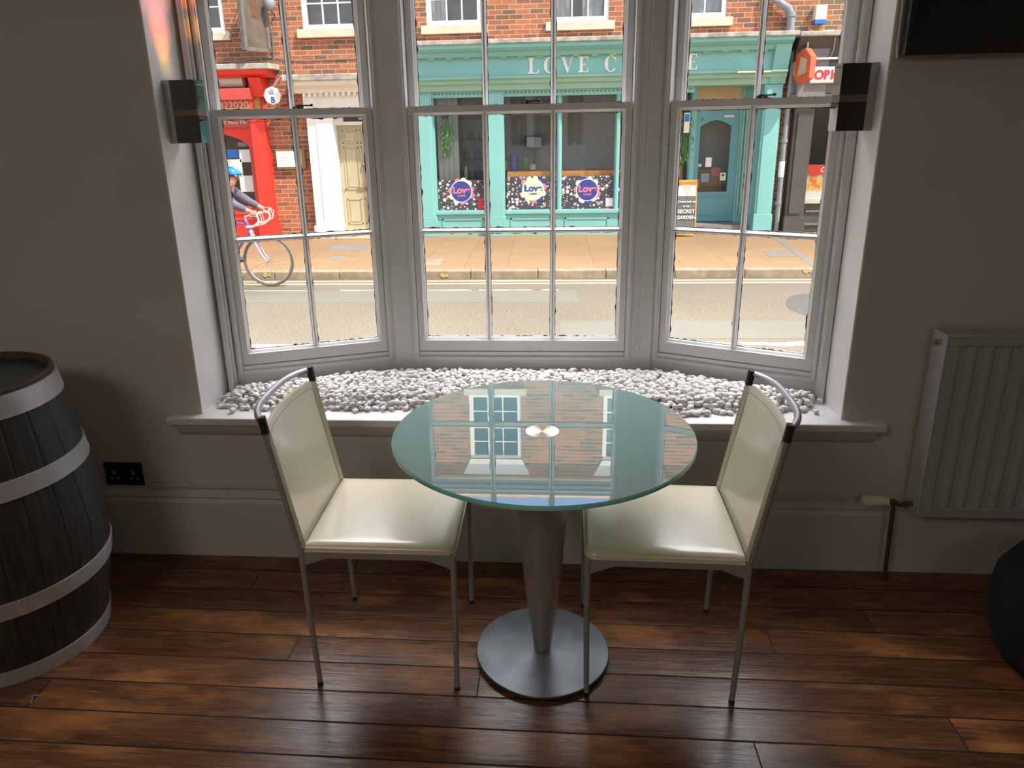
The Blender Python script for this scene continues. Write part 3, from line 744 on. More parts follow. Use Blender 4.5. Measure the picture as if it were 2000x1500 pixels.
# ================================================================ CHAIRS
def make_chair():
    t = thing('dining_chair', '', 'chair')
    bx, fx, hy = -.212, .214, .204
    ZS, ZT = .462, .853
    def bp(z): return bx-.066*max(0, (z-ZS))/(ZT-ZS)     # rear post leans back above the seat
    for sy in (-1, 1):
        y = sy*hy
        l = MB().tube([(bx+.012, y, .008), (bx+.004, y, .25), (bx, y, ZS), (bp(.60), y, .60), (bp(ZT-.02), y, ZT-.02)], [.0078, .0088, .0095, .0095, .0095], 12).build('leg', 'leg', t, smooth=True)
        MB().cyl((bx+.012, y, 0), .0088, 0, .012, 12).build('foot_cap', 'black', l)
        l = MB().tube([(fx-.004, y, .008), (fx, y, .25), (fx, y, ZS-.006)], [.0075, .0085, .0095], 12).build('leg', 'leg', t, smooth=True)
        MB().cyl((fx-.004, y, 0), .0088, 0, .012, 12).build('foot_cap', 'black', l)
    mb = MB()
    for sy in (-1, 1):
        y = sy*hy
        mb.box(bx, fx, y-.005, y+.005, ZS-.026, ZS-.006)
        for xa, s in ((bx, 1), (fx, -1)): mb.prism([(xa, ZS-.008), (xa+s*.105, ZS-.008), (xa+s*.105, ZS-.014), (xa+s*.006, ZS-.052), (xa, ZS-.052)], 'y', y-.0045, y+.0045)
    for xa in (bx, fx-.004): mb.box(xa-.005, xa+.005, -hy, hy, ZS-.028, ZS-.006)
    mb.build('seat_frame', 'leg', t, bevel=.0015, seg=1)
    # seat: padded, rolled edges
    sx0, sx1, sy = bx+.012, fx+.006, hy+.004
    def prof(d): d = min(1, d/.035); return math.sqrt(max(0, 1-(1-d)**2))
    def top(u, v):
        u2 = (1-math.cos(PI*u))/2*.6+u*.4; v2 = (1-math.cos(PI*v))/2*.6+v*.4
        x = sx0+(sx1-sx0)*u2; y = -sy+2*sy*v2
        cr = .030                                    # rounded front corners
        dxe = sx1-cr-x; dye = sy-cr-abs(y)
        if dxe < 0 and dye < 0:
            L = math.hypot(dxe, dye)
            mx = max(-dxe, -dye)
            if L > 1e-9: x = sx1-cr+(-dxe)*mx/L; y = math.copysign(sy-cr+(-dye)*mx/L, y)
            dd = max(0, cr-mx)
        else: dd = min(sx1-x, sy-abs(y))
        dd = min(dd, (x-sx0)+.012)
        z = ZS-.002+.019*prof(dd)+.004*math.sin(PI*u2)*math.sin(PI*v2)
        return (x, y, z)
    mb = MB(); n1, n2 = 34, 34; mb.grid(top, n1, n2)
    mb.grid(lambda u, v: (lambda p: (p[0], p[1], ZS-.007))(top(u, v)), n1, n2)
    N = n1*n2; rim = [i for i in range(n1)]+[j*n1+n1-1 for j in range(1, n2)]+[(n2-1)*n1+i for i in range(n1-2, -1, -1)]+[j*n1 for j in range(n2-2, 0, -1)]
    for a, b in zip(rim, rim[1:]+rim[:1]): mb.f.append((a, b, b+N, a+N))
    st = mb.build('seat', 'leather', t, smooth=True, auto=60)
    rimp = [Vector(mb.v[i]) for i in rim]
    MB().tube([(p.x*1.004, p.y*1.004, ZS-.0045) for p in rimp], .0022, 6, closed=True).build('piping', 'leather', st, smooth=True)
    # backrest: leather stretched between the posts, curved
    z0, z1 = ZS+.004, ZT-.035
    def bk(off):
        def f(u, v):
            y = -hy-.006+(2*hy+.012)*u; z = z0+(z1-z0)*v
            cr = .035; e = hy+.006-abs(y)
            if v > .85 and e < cr: z -= (v-.85)/.15*(cr-math.sqrt(max(0, cr*cr-(cr-e)**2)))*.7
            k = 1-(y/(hy+.006))**2
            edge = max(0, 1-e/.018)
            t_ = (z-z0)/(z1-z0)
            x = bp(z)+.002-.032*k*min(1, .15+t_*1.1)
            th = .004+.0095*math.sqrt(max(0, 1-(min(1, max(0, (.020-e))/.020)-.45)**2/.31)) if e < .020 else .005
            return (x+off*th, y, z)
        return f
    mb = MB(); mb.grid(bk(1), 41, 26); mb.grid(bk(-1), 41, 26)
    N = 41*26; rim = [i for i in range(41)]+[j*41+40 for j in range(1, 26)]+[25*41+i for i in range(39, -1, -1)]+[j*41 for j in range(24, 0, -1)]
    for a, b in zip(rim, rim[1:]+rim[:1]): mb.f.append((a, b, b+N, a+N))
    br = mb.build('backrest', 'leather', t, smooth=True, auto=50)
    f = bk(1); path = [f(.055, .03+.90*i/20) for i in range(21)]+[f(.055+.89*i/20, .945) for i in range(1, 20)]+[f(.945, .93-.90*i/20) for i in range(21)]
    MB().tube([(p[0]+.0004, p[1], p[2]) for p in path], .0009, 5).build('stitching', 'stitch', br)
    # bowed top rail and black end fittings
    pts = []
    for i in range(25):
        u = -1+2*i/24; k = (1-abs(u)**3.2)
        pts.append((bp(ZT)-.004-.045*k, u*hy, ZT-.004+.004*k))
    MB().tube(pts, .0092, 12).build('top_rail', 'rail', t, smooth=True)
    for sy_ in (-1, 1):
        y = sy_*hy
        MB().tube([(bp(ZT-.040), y, ZT-.040), (bp(ZT), y, ZT+.006)], .0112, 14).build('end_fitting', 'black', t, smooth=True)
    return t
ch = make_chair(); ch.location = (-.479, 1.955, 0)
ch['label'] = 'cream leather dining chair left of the glass table, nearer the barrel'
ch2 = dup(ch); ch2.location = (.322, 1.947, 0); ch2.rotation_euler = (0, 0, PI-math.radians(1.2))
ch2['label'] = 'cream leather dining chair right of the glass table, nearer the radiator'
ch['group'] = ch2['group'] = 'leather chairs at the glass table'

# ================================================================ BARREL
BC = (-1.74, 1.93)
t = thing('wine_barrel', 'dark wooden barrel with silver painted hoops, left of the window', 'barrel', (BC[0], BC[1], 0))
prof = [(0, .262), (.05, .270), (.1, .280), (.2, .298), (.3, .313), (.4, .318), (.5, .311), (.6, .297), (.72, .281), (.82, .264), (.86, .257), (.9, .250)]
def rad(z):
    for (a, ra), (b, rb) in zip(prof, prof[1:]):
        if a <= z <= b: return ra+(rb-ra)*(z-a)/(b-a)
    return prof[-1][1]
body = [(rad(z)-.004, z) for z in np.linspace(0, .9, 40)]+[(.236, .9), (.232, .865)]
MB().lathe(body, (BC[0], BC[1], 0), 96).build('staves', 'barrel', t, smooth=True)
MB().lathe([(.2465, .896), (.2462, .902), (.235, .902), (.2335, .868)], (BC[0], BC[1], 0), 96, cap=False).build('rim', 'rimwood', t, smooth=True)
MB().lathe([(.233, .860), (.233, .874)], (BC[0], BC[1], 0), 64).build('barrel_head', 'barhead', t, smooth=True)
for z0, z1 in ((.825, .888), (.600, .655), (.245, .300), (.0, .052)):
    zs = np.linspace(z0, z1, 6)
    MB().lathe([(rad(z0)-.005, z0)]+[(rad(z)+.001, z) for z in zs]+[(rad(z1)-.005, z1)], (BC[0], BC[1], 0), 96, cap=False).build('hoop', 'hoop', t, smooth=True)

# ================================================================ SMALL FITTINGS ON THE WALL
t = thing('double_socket', 'black double power socket low on the wall beside the barrel', 'socket', (-1.606, 2.42, .337))
box(-1.682, -1.530, 2.4155, WY, .291, .385).build('plate', 'socket', t, bevel=.003)
for cx in (-1.644, -1.568):
    mb = MB().box(cx-.006, cx+.006, 2.4145, 2.4160, .337, .352)
    for s in (-1, 1): mb.box(cx+s*.012-.006, cx+s*.012+.006, 2.4145, 2.4160, .318, .325)
    mb.build('outlet', 'sockslot', t)
for cx in (-1.615, -1.597): box(cx-.005, cx+.005, 2.413, 2.416, .355, .368).build('switch', 'socket', t, bevel=.001, seg=1)
t = thing('cable_trunking', 'painted cable trunking from the socket along the top of the skirting', 'trunking', (-1.5, 2.42, .3))
box(-1.529, -1.508, 2.412, WY, .290, .384).build('trunking_end', 'trunk', t, bevel=.002)
mb = MB().box(-1.508, 1.09, 2.411, WY, .286, .303); mb.build('trunking_run', 'trunk', t, bevel=.002)
MB().tube([(-1.505, 2.418, .37), (-1.49, 2.417, .345), (-1.475, 2.417, .318), (-1.455, 2.418, .305)], .003, 8).build('cable', 'trunk', t, smooth=True)

# radiator
t = thing('radiator', 'grey green panel radiator on the wall right of the window', 'radiator', (1.7, 2.37, .6))
rx0, rx1, rz0, rz1 = 1.243, 2.35, .272, .917
mb = MB()
n = 33; X0 = rx0+.012
prf = []
nw = 20; pitch = (rx1-rx0-.06)/nw
fv = []
for i in range(nw):
    a = rx0+.03+i*pitch
    fv += [(a, 2.322), (a+pitch*.30, 2.322), (a+pitch*.42, 2.330), (a+pitch*.88, 2.330)]
fv = [(rx0+.004, 2.324)]+fv+[(rx1-.004, 2.322)]
front = [(x, y) for x, y in fv]+[(rx1-.004, 2.338), (rx0+.004, 2.338)]
mb.prism(front, 'z', rz0+.035, rz1-.035)
mb.box(rx0+.004, rx1-.004, 2.320, 2.338, rz1-.036, rz1-.006); mb.box(rx0+.004, rx1-.004, 2.320, 2.338, rz0, rz0+.036)
mb.build('front_panel', 'radiator', t, bevel=.002, seg=1)
box(rx0, rx0+.004, 2.318, 2.408, rz0+.01, rz1).build('side_cover', 'radside', t, bevel=.001, seg=1)
box(rx1-.004, rx1, 2.318, 2.408, rz0+.01, rz1).build('side_cover', 'radside', t)
box(rx0+.006, rx1-.006, 2.392, 2.404, rz0, rz1-.02).build('back_panel', 'radiator', t)
mb = MB(); x = rx0+.01
mb.box(rx0, rx1, 2.318, 2.324, rz1-.004, rz1); mb.box(rx0, rx1, 2.402, 2.408, rz1-.004, rz1)
while x < rx1-.01: mb.box(x, x+.0045, 2.324, 2.402, rz1-.010, rz1-.001); x += .0095
mb.build('top_grille', 'radside', t)
mb = MB().cyl((rx0, 2.352, rz1-.032), .011, -.016, .004, 16, 'x'); mb.cyl((rx0, 2.352, rz1-.032), .006, -.024, -.01, 6, 'x'); mb.build('bleed_plug', 'brass', t, smooth=True)
MB().cyl((rx0, 2.365, .66), .004, -.002, .002, 12, 'x').build('side_screw', 'boxw', t)
mb = MB()
for xb in (rx0+.2, rx1-.2): mb.box(xb-.02, xb+.02, 2.40, WY, rz0+.05, rz1-.05)
mb.build('wall_bracket', 'radside', t)
v = box(0, .001, 0, .001, 0, .001)
v = MB().lathe([(.012, 0), (.0165, .004), (.0175, .030), (.0185, .034), (.0185, .048), (.0165, .085)], (1.075, 2.357, .313), 24, axis='x')
for k in range(12):
    a = 2*PI*k/12; v.box(1.079, 1.105, 2.357+.0165*math.cos(a)-.0018, 2.357+.0165*math.cos(a)+.0018, .313+.0165*math.sin(a)-.0018, .313+.0165*math.sin(a)+.0018)
v = v.build('thermostatic_valve', 'boxw', t, smooth=True)
MB().tube([(1.158, 2.357, .313), (1.180, 2.357, .313), (1.20, 2.357, .300), (1.215, 2.357, .303), (1.246, 2.357, .305)], .0085, 10).build('valve_elbow', 'copper', t, smooth=True)
MB().tube([(1.181, 2.357, .305), (1.186, 2.356, .15), (1.190, 2.355, .0)], .0075, 12).build('pipe', 'copper', t, smooth=True)

# wall screen
t = thing('wall_screen', 'large dark screen fixed high on the wall right of the window', 'screen', (1.5, 2.38, 2.1))
box(1.016, 2.15, 2.375, 2.412, 1.744, 2.42).build('casing', 'tvframe', t, bevel=.003)
box(1.030, 2.136, 2.373, 2.3755, 1.762, 2.405).build('display', 'tv', t)
box(1.30, 1.80, 2.41, WY, 1.9, 2.2).build('bracket', 'tvframe', t)
o = MB().tube([(1.007, 2.408, 2.55), (1.008, 2.406, 2.2), (1.006, 2.408, 1.95), (1.007, 2.407, 1.78), (1.012, 2.409, 1.738)], .0042, 8).build('cable', 'cable', smooth=True)
tag(o, 'thin pale cable hanging beside the left edge of the dark wall screen', 'cable')

# sconces
def sconce(X0, sg, label):
    t = thing('wall_light', label, 'wall light', (X0, 2.51, 1.63))
    def bxx(a, b, *r): return box(min(X0+sg*a, X0+sg*b), max(X0+sg*a, X0+sg*b), *r)
    bxx(0, .018, 2.488, 2.556, 1.533, 1.733).build('back_plate', 'sconp', t, bevel=.001, seg=1)
    bxx(.018, .030, 2.484, 2.552, 1.534, 1.732).build('side_cover', 'sconp', t, bevel=.001, seg=1)
    bxx(.030, .114, 2.480, 2.548, 1.641, 1.732).build('upper_shade', 'scond', t, bevel=.0008, seg=1)
    bxx(.030, .114, 2.480, 2.548, 1.534, 1.620).build('lower_shade', 'scond', t, bevel=.0008, seg=1)
    bxx(.029, .112, 2.483, 2.546, 1.6195, 1.6415).build('band', 'sconb', t)
sconce(XL, 1, 'black glass box wall light on the left side of the window recess')
sconce(XR, -1, 'black glass box wall light on the right side of the window recess')

# dark pouf and a scrap on the floor
t = thing('pouf', 'round black fabric pouf on the floor below the radiator at the right edge', 'pouf', (1.60, 1.93, 0))
MB().lathe([(.18, .0), (.24, .02), (.268, .09), (.280, .17), (.270, .25), (.23, .32), (.14, .36), (.05, .37)], (1.60, 1.93, 0), 64).build('cushion', 'pouf', t, smooth=True, auto=80)
MB().lathe([(.020, .368), (.022, .374), (.012, .379)], (1.60, 1.93, 0), 20).build('button', 'black', t, smooth=True)
g = [ground(60, 1375, 0), ground(64, 1366, 0), ground(63, 1360, 0), ground(70, 1359, 0), ground(78, 1360, 0)]
o = MB().tube([(x, y, .0025) for x, y in g], .0022, 6).build('thread', 'rail', smooth=True)
tag(o, 'small pale crooked scrap of thread on the floorboards in front of the barrel', 'scrap')

# prism colours thrown on the left recess by the glass of the wall light, imitated by added coloured spots in mid-air
def standin_spot(name, target, src, col, power, ang, blend=1.0, sz=.01):
    l = bpy.data.lights.new(name, 'SPOT'); l.energy = power; l.color = col; l.spot_size = math.radians(ang); l.spot_blend = blend; l.shadow_soft_size = sz
    o = bpy.data.objects.new(name, l); C.objects.link(o); o.location = src
    o.rotation_euler = (Vector(target)-Vector(src)).to_track_quat('-Z', 'Y').to_euler()
for tz, ty, col, pw, ang in ((2.00, 2.515, (1, .22, .26), 13, 21), (1.885, 2.525, (1, .12, .04), 15, 14), (1.835, 2.525, (1, .26, .02), 15, 10), (1.785, 2.528, (.8, .60, .03), 7, 9),
                         (2.0, 2.665, (1, .18, .02), 20, 10), (1.90, 2.675, (1, .36, .02), 14, 10)):
    standin_spot('prism_standin_spot', (XL, ty, tz), (-.62, ty+.02, tz+.10), col, pw, ang)

# ================================================================ STREET
GZ, PZ = -.5, -.39                      # road and pavement level (the room floor is 0)
FY = 13.0                               # brick face of the houses opposite
o = box(-30, 30, 5.2, 9.83, GZ-.1, GZ).build('road', 'road'); struct(o, 'sunlit road surface beyond the window', 'road')
o = box(-30, 30, 2.2, 5.2, GZ-.1, GZ+.1).build('near_pavement', 'paving'); struct(o, 'pavement below the window', 'pavement')
o = box(-30, 30, 9.97, FY+.4, GZ-.1, PZ).build('pavement', 'paving'); struct(o, 'sandy paved footway in front of the shops', 'pavement')
mb = MB(); x = -12.0; r = random.Random(5)
while x < 12:
    mb.box(x+.003, x+.907, 9.83, 9.97, GZ-.05, PZ+.002); x += .91
o = mb.build('kerb', 'kerb', bevel=.012, seg=2); struct(o, 'line of granite kerbstones along the far pavement', 'kerb')
o = box(-30, 30, 9.83, 9.835, GZ-.05, GZ+.001).build('kerb_joint', 'kerb'); struct(o, 'gutter edge of the kerb', 'kerb')
for y0, y1, lab in ((9.66, 9.72, 'far yellow line along the kerb, nearer the kerbstones'), (9.50, 9.56, 'near yellow line along the kerb, nearer the road')):
    tag(box(-30, 30, y0, y1, GZ, GZ+.003).build('road_line', 'rdline'), lab, 'road marking', 'double lines along the kerb')
mb = MB(); x = -6.5
for a, b in ((-6.5, -3.1), (-2.7, -1.0), (-.9, .1)):
    n = 12; top = [(a+(b-a)*i/n, 9.16+.012*r.gauss(0, 1)) for i in range(n+1)]; bot = [(a+(b-a)*i/n, 9.13+.010*r.gauss(0, 1)) for i in range(n, -1, -1)]
    mb.prism(top+bot, 'z', GZ, GZ+.003)
tag(mb.build('road_marking', 'rdwhite'), 'worn thin pale line across the middle of the road', 'road marking')
tag(box(-5.5, -1.95, 6.70, 6.79, GZ, GZ+.003).build('road_marking', 'rdwhite'), 'cream painted line at the near side of the road on the left', 'road marking')
mb = MB()
for a, b in ((1.35, 1.75), (1.8, 2.5), (2.55, 3.6)):
    n = 10; mb.prism([(a+(b-a)*i/n, 6.90+.015*r.gauss(0, 1)) for i in range(n+1)]+[(a+(b-a)*i/n, 6.80+.015*r.gauss(0, 1)) for i in range(n, -1, -1)], 'z', GZ, GZ+.003)
tag(mb.build('road_marking', 'rdwhite'), 'worn white line at the near side of the road on the right', 'road marking')
def patch(pts, m, name, lab, z=GZ, h=.0022): tag(MB().prism(pts, 'z', z, z+h).build(name, m), lab, 'road patch')
patch([(-9, 8.55), (.35, 8.50), (.32, 9.12), (-9, 9.12)], 'patch', 'asphalt_or_shadow_patch', 'long smooth grey strip of resurfaced road near the cyclist', h=.0015)
patch([(.10, 7.02), (4.5, 7.02), (4.5, 7.66), (.10, 7.68)], 'patch', 'asphalt_or_shadow_patch', 'smooth grey patch of resurfaced road at the near right')
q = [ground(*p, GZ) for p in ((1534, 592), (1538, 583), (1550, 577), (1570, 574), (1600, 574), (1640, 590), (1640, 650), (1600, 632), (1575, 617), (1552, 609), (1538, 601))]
patch(q[::-1], 'carshadow', 'asphalt_or_shadow_patch', 'painted rounded car shadow on the road seen at the right edge of the right window')  # cast shadow of an unseen car, painted flat on the road
def cover(pxs, lab, m='cover'):
    q = [ground(*p, PZ) for p in pxs]; tag(MB().prism(q[::-1], 'z', PZ, PZ+.003).build('inspection_cover', m), lab, 'inspection cover')
cover(((652, 478), (723, 478), (712, 489), (640, 489)), 'wide grey inspection cover on the pavement in front of the cream door')
cover(((650, 501), (676, 501), (667, 508), (640, 508)), 'small grey square cover on the pavement nearer the kerb on the left')
cover(((835, 505), (867, 505), (860, 519), (828, 519)), 'pale grey cover on the pavement at the left of the middle window', 'kerb')
cover(((1490, 490), (1543, 490), (1556, 501), (1502, 501)), 'grey blue cover on the pavement at the right')
q = [ground(*p, PZ) for p in ((1508, 462), (1522, 462), (1600, 520), (1585, 520))]
tag(MB().prism(q[::-1], 'z', PZ, PZ+.002).build('drain_channel', 'cover'), 'narrow dark drainage strip crossing the pavement at the right', 'drain')
for px, lab in (((868, 538), 'yellow paint dab on the kerb in the middle window'), ((1577, 529), 'yellow paint dab on the kerb in the right window'), ((521, 537), 'yellow paint dab on the kerb behind the bicycle wheel')):
    x, z = at(*px, 9.825); tag(MB().prism([(x-.06, z+.015), (x-.03, z+.032), (x+.01, z+.012), (x+.06, z+.026), (x+.045, z+.0), (x+.06, z-.028), (x+.015, z-.012), (x-.01, z-.035), (x-.05, z-.02)], 'y', 9.822, 9.829).build('paint_mark', 'yel'), lab, 'paint mark', 'yellow dabs on the kerb')

# ---------------------------------------------------------------- the brick terrace
X0, X1, ZT = -14.0, 12.0, 7.05
FW = [(-6.33, -5.40), (-4.08, -3.15), (-2.02, -1.12), (0.0, .92), (1.83, 2.76), (5.2, 6.1), (7.3, 8.2), (-8.6, -7.7), (-10.8, -9.9)]   # first floor
SW = [(-6.6, -5.65), (-4.05, -3.10), (-1.53, -.54), (1.0, 1.98), (3.5, 4.45), (6.0, 6.95), (-9.1, -8.15)]                              # second floor
H1, H2 = (3.02, 4.45), (4.90, 6.24)
bt = thing('brick_terrace', 'orange red brick terrace houses across the street, above the shops', 'building', (0, FY, 0))
holes = [(a, b, *H1) for a, b in FW]+[(a, b, *H2) for a, b in SW]+[(-2.28, 3.66, PZ, 2.2), (-7.2, -4.95, PZ, 2.25), (-4.02, -2.5, PZ, 2.0), (4.05, 9, PZ, 1.75)]
mb = MB(); holes_wall(mb, X0, 3.72, PZ-.1, ZT-.12, FY, FY+.3, [h for h in holes])
mb.build('wall', 'brick', bt)
mb = MB(); holes_wall(mb, 3.72, X1, PZ-.1, ZT-.12, FY-.003, FY+.3, [h for h in holes])
mb.build('wall', 'brick2', bt)
mb = MB().box(X0, X1, FY-.16, FY+.05, 6.72, 6.80).box(X0, X1, FY-.10, FY+.05, 6.62, 6.72).box(X0, X1, FY-.20, FY-.02, 6.80, 6.90)
x = X0
mb.build('eaves', 'pipe', bt)
MB().box(X0, X1, FY-.105, FY+.05, 6.605, 6.625).box(X0, X1, FY-.225, FY-.195, 6.885, 6.905).build('eaves_bead', 'stone', bt)
mb = MB(); x = X0
while x < X1:
    h = r.uniform(.05, .09); mb.prism([(FY-.22, 6.90), (FY-.18, 6.90+h), (FY+.35, 7.08+h*.4), (FY+.35, 6.90)], 'x', x+.004, x+.226); x += .23
mb.build('roof_tiles', 'roof', bt)
mb = MB().prism([(FY+.35, 6.9), (FY+.35, 7.0), (FY+3, 7.6), (FY+3, 6.9)], 'x', X0, X1); mb.build('roof', 'roof', bt)
box(X0, X1, FY+.9, FY+1.0, PZ, 6.9).build('back_wall', 'greyin', bt)
def sash_window(a, b, z0, z1, cols, rows, lintel, curtain, reg):
    w = thing('sash', '', 'x'); bpy.data.objects.remove(w)
    fr = MB(); Y = FY+.02
    fw = .075
    fr.box(a, a+fw, Y, Y+.09, z0, z1).box(b-fw, b, Y, Y+.09, z0, z1).box(a+fw, b-fw, Y+.001, Y+.09, z1-.06, z1).box(a+fw, b-fw, Y+.001, Y+.09, z0, z0+.07)
    zm = (z0+z1)/2+.02
    fr.box(a+fw, b-fw, Y+.015, Y+.09, zm-.022, zm+.022)
    f = fr.build('window', 'xwhite2', bt)
    g = MB()
    for i in range(1, cols): c = a+fw+(b-a-2*fw)*i/cols; g.box(c-.011, c+.011, Y+.03, Y+.07, z0+.07, z1-.06)
    for zz in [z0+.07+(zm-.022-z0-.07)*k/rows for k in range(1, rows)]+[zm+.022+(z1-.06-zm-.022)*k/rows for k in range(1, rows)]: g.box(a+fw, b-fw, Y+.032, Y+.068, zz-.011, zz+.011)
    g.build('glazing_bars', 'xwhite2', f)
    box(a+fw, b-fw, Y+.048, Y+.052, z0+.07, z1-.06).build('glass_pane', 'upglass', f)
    s = box(a-.09, b+.09, FY-.075, FY+.03, z0-.135, z0-.005).build('window_sill', 'stone', bt, bevel=.006)
    if lintel:
        mb = MB().prism([(a, z1), (b, z1), (b+.16, z1+.33), (a-.16, z1+.33)], 'y', FY-.012, FY+.02); mb.build('lintel', 'xwhite', bt)
    if curtain:
        mb = MB()
        for (c0, c1) in curtain:
            n = 30; mb.grid(lambda u, v: (a+fw+(b-a-2*fw)*(c0+(c1-c0)*u), Y+.13+.02*math.sin(u*30*(c1-c0)), z0+.03+(z1-z0-.06)*v), n, 2)
        mb.build('curtain', 'curtain', f)
    mb = MB().box(a+fw, b-fw, Y+.20, Y+.21, z0+.02, z1-.02); mb.build('blind', 'blind', f)
def m_upglass():
    t = NT('upstairs_window_glass')
    tr = t.n('ShaderNodeBsdfTransparent', Color=(.75, .78, .8, 1)); gl = t.n('ShaderNodeBsdfGlossy', Color=(1, 1, 1, 1), Roughness=.02)
    fr = t.fresnel(1.7); mx = t.n('ShaderNodeMixShader', Fac=fr.outputs[0])
    t.l(tr.outputs[0], mx.inputs[1]); t.l(gl.outputs[0], mx.inputs[2]); t.l(mx.outputs[0], t.out.inputs[0]); return t.m
M['upglass'] = m_upglass()
for i, (a, b) in enumerate(FW):
    cur = {2: [(0, .34)], 3: [(0, .30), (.55, 1)], 4: [(.0, 1)], 0: [(.0, .2)]}.get(i)
    sash_window(a, b, H1[0], H1[1], 3, 2, False, cur, None)
for i, (a, b) in enumerate(SW): sash_window(a, b, H2[0], H2[1], 3, 2, True, [(0, .12), (.8, 1)] if i % 2 else None, None)

# ---------------------------------------------------------------- teal shopfront
tx0, tx1 = -2.32, 3.70
sh = thing('teal_shopfront', 'teal painted cheese shop front with cream LOVE CHEESE lettering', 'shopfront', (.7, FY, PZ))
box(tx0-.06, tx1+.06, FY-.56, FY, 2.675, 2.745).build('lead_ledge', 'ledge', sh, bevel=.012)
MB().prism([(FY, 2.676), (FY-.52, 2.676), (FY-.52, 2.62), (FY-.46, 2.58), (FY-.40, 2.56), (FY-.36, 2.50), (FY, 2.50)], 'x', tx0, tx1).build('cornice', 'teal', sh)
mb = MB(); x = tx0+.05
while x < tx1-.05: mb.box(x, x+.11, FY-.34, FY-.2, 2.475, 2.515); x += .29
mb.build('dentils', 'teal_lt', sh)
box(tx0, tx1, FY-.27, FY, 2.205, 2.50).build('fascia', 'teal', sh)
MB().prism([(FY, 2.206), (FY-.33, 2.206), (FY-.33, 2.175), (FY-.28, 2.15), (FY-.27, 2.10), (FY-.22, 2.08), (FY-.20, 2.0), (FY-.14, 1.985), (FY, 1.985)], 'x', tx0, tx1).build('fascia_moulding', 'teal_lt', sh)
mb = MB().box(tx0, 2.32, FY-.10, FY+.02, 1.90, 1.99); mb.build('head_rail', 'teal', sh)
mb = MB()
for a, b in ((-1.92, -1.1), (-.74, 2.3)):
    x = a
    while x < b: mb.cyl((x, 0, 1.958), .011, FY-.104, FY-.09, 10, 'y'); x += .065
mb.build('vent_holes', 'dark', sh)
# pilasters
def pilaster(a, b, proj, name='pilaster'):
    mb = MB().box(a, b, FY-proj, FY+.05, PZ, 1.99)
    p = mb.build(name, 'teal', sh)
    m2 = MB().box(a+.03, b-.03, FY-proj-.02, FY-proj+.01, PZ+.34, 1.95).box(a-.015, b+.015, FY-proj-.04, FY, PZ, PZ+.30).box(a-.012, b+.012, FY-proj-.035, FY, PZ+.30, PZ+.34)
    m2.build('moulding', 'teal', p, bevel=.006)
pilaster(-2.30, -1.98, .14); pilaster(-1.07, -.78, .14)
pilaster(3.40, 3.68, .20)
# console at the right end
MB().prism([(FY, 2.0), (FY-.22, 2.0), (FY-.30, 2.2), (FY-.42, 2.55), (FY-.42, 2.62), (FY, 2.62)], 'x', 3.46, 3.70).build('console', 'teal', sh)
# shop windows: glass, sill, stall riser
wins = [(-1.98, -1.07), (-.78, 1.90)]
for k, (a, b) in enumerate([(-1.98, -1.07), (-.78, 2.02)]):
    box(a, b, FY-.10, FY+.04, -.02, .045).build('shop_sill', 'teal', sh, bevel=.008)
    sr = box(a, b, FY-.05, FY+.05, PZ, -.02).build('stall_riser', 'teal', sh)
    mb = MB()
    n = 1 if k == 0 else 3; w = (b-a)/n
    for i in range(n):
        p, q = a+w*i+.09, a+w*(i+1)-.09
        for (u0, u1, v0, v1) in ((p, q, -.12, -.095), (p, q, PZ+.09, PZ+.115), (p, p+.025, PZ+.09, -.095), (q-.025, q, PZ+.09, -.095)): mb.box(u0, u1, FY-.065, FY-.045, v0, v1)
    mb.build('panel_moulding', 'teal', sr)
    pn = box(a, b, FY+.010, FY+.016, .04, 1.91).build('shop_window_pane', 'xglass', sh)
mull = [(.10, .185), (1.07, 1.15), (1.95, 2.03)]
for a, b in mull:
    MB().prism([(a, FY-.03), ((a+b)/2-.015, FY-.075), ((a+b)/2+.015, FY-.075), (b, FY-.03), (b, FY+.04), (a, FY+.04)], 'z', .04, 1.92).build('mullion', 'teal', sh)
box(-2.02, -1.96, FY-.03, FY+.04, .04, 1.92).build('mullion', 'teal', sh)
# window return and recessed doorway
box(1.99, 2.05, FY-.06, FY+.02, PZ, 2.0).build('door_post', 'teal', sh)
rdx0, rdx1, RD = 2.46, 3.20, FY+.45
X = Matrix.Identity(4)
mb = MB().prism([(2.03, FY), (2.07, FY), (2.46, RD), (2.42, RD)], 'z', PZ, -.02); mb.build('stall_riser', 'teal_dk', sh)
MB().prism([(2.045, FY), (2.05, FY), (2.44, RD), (2.435, RD)], 'z', -.02, 1.95).build('shop_window_pane', 'xglass', sh)
box(2.36, 2.47, RD-.05, RD+.05, PZ, 2.0).build('door_post', 'teal', sh)
mb = MB().box(3.20, 3.28, RD-.04, RD+.06, PZ, 2.0)
mb.prism([(3.26, RD-.04), (3.40, FY-.02), (3.42, FY+.02), (3.30, RD+.04)], 'z', PZ, 2.0); mb.build('door_lining', 'teal', sh)
mb = MB()
for xx, yy in ((3.25, RD-.08), (3.29, RD-.14), (3.33, RD-.22)): mb.cyl((xx, yy, 0), .022, PZ+.3, 1.62, 12)
mb.sphere((3.25, RD-.09, 1.66), .05, 12, 8); mb.build('fluted_column', 'teal_lt', sh, smooth=True)
box(2.03, 3.42, FY+.02, RD+.1, 1.99, 2.05).build('porch_ceiling', 'teal_lt', sh)
box(2.40, 3.28, RD-.03, RD+.03, 1.62, 1.72).build('transom', 'teal_lt', sh)
box(2.47, 3.20, RD+.0, RD+.02, 1.72, 1.99).build('fanlight', 'peach', sh)
dr = MB(); dz0, dz1 = PZ+.14, 1.62
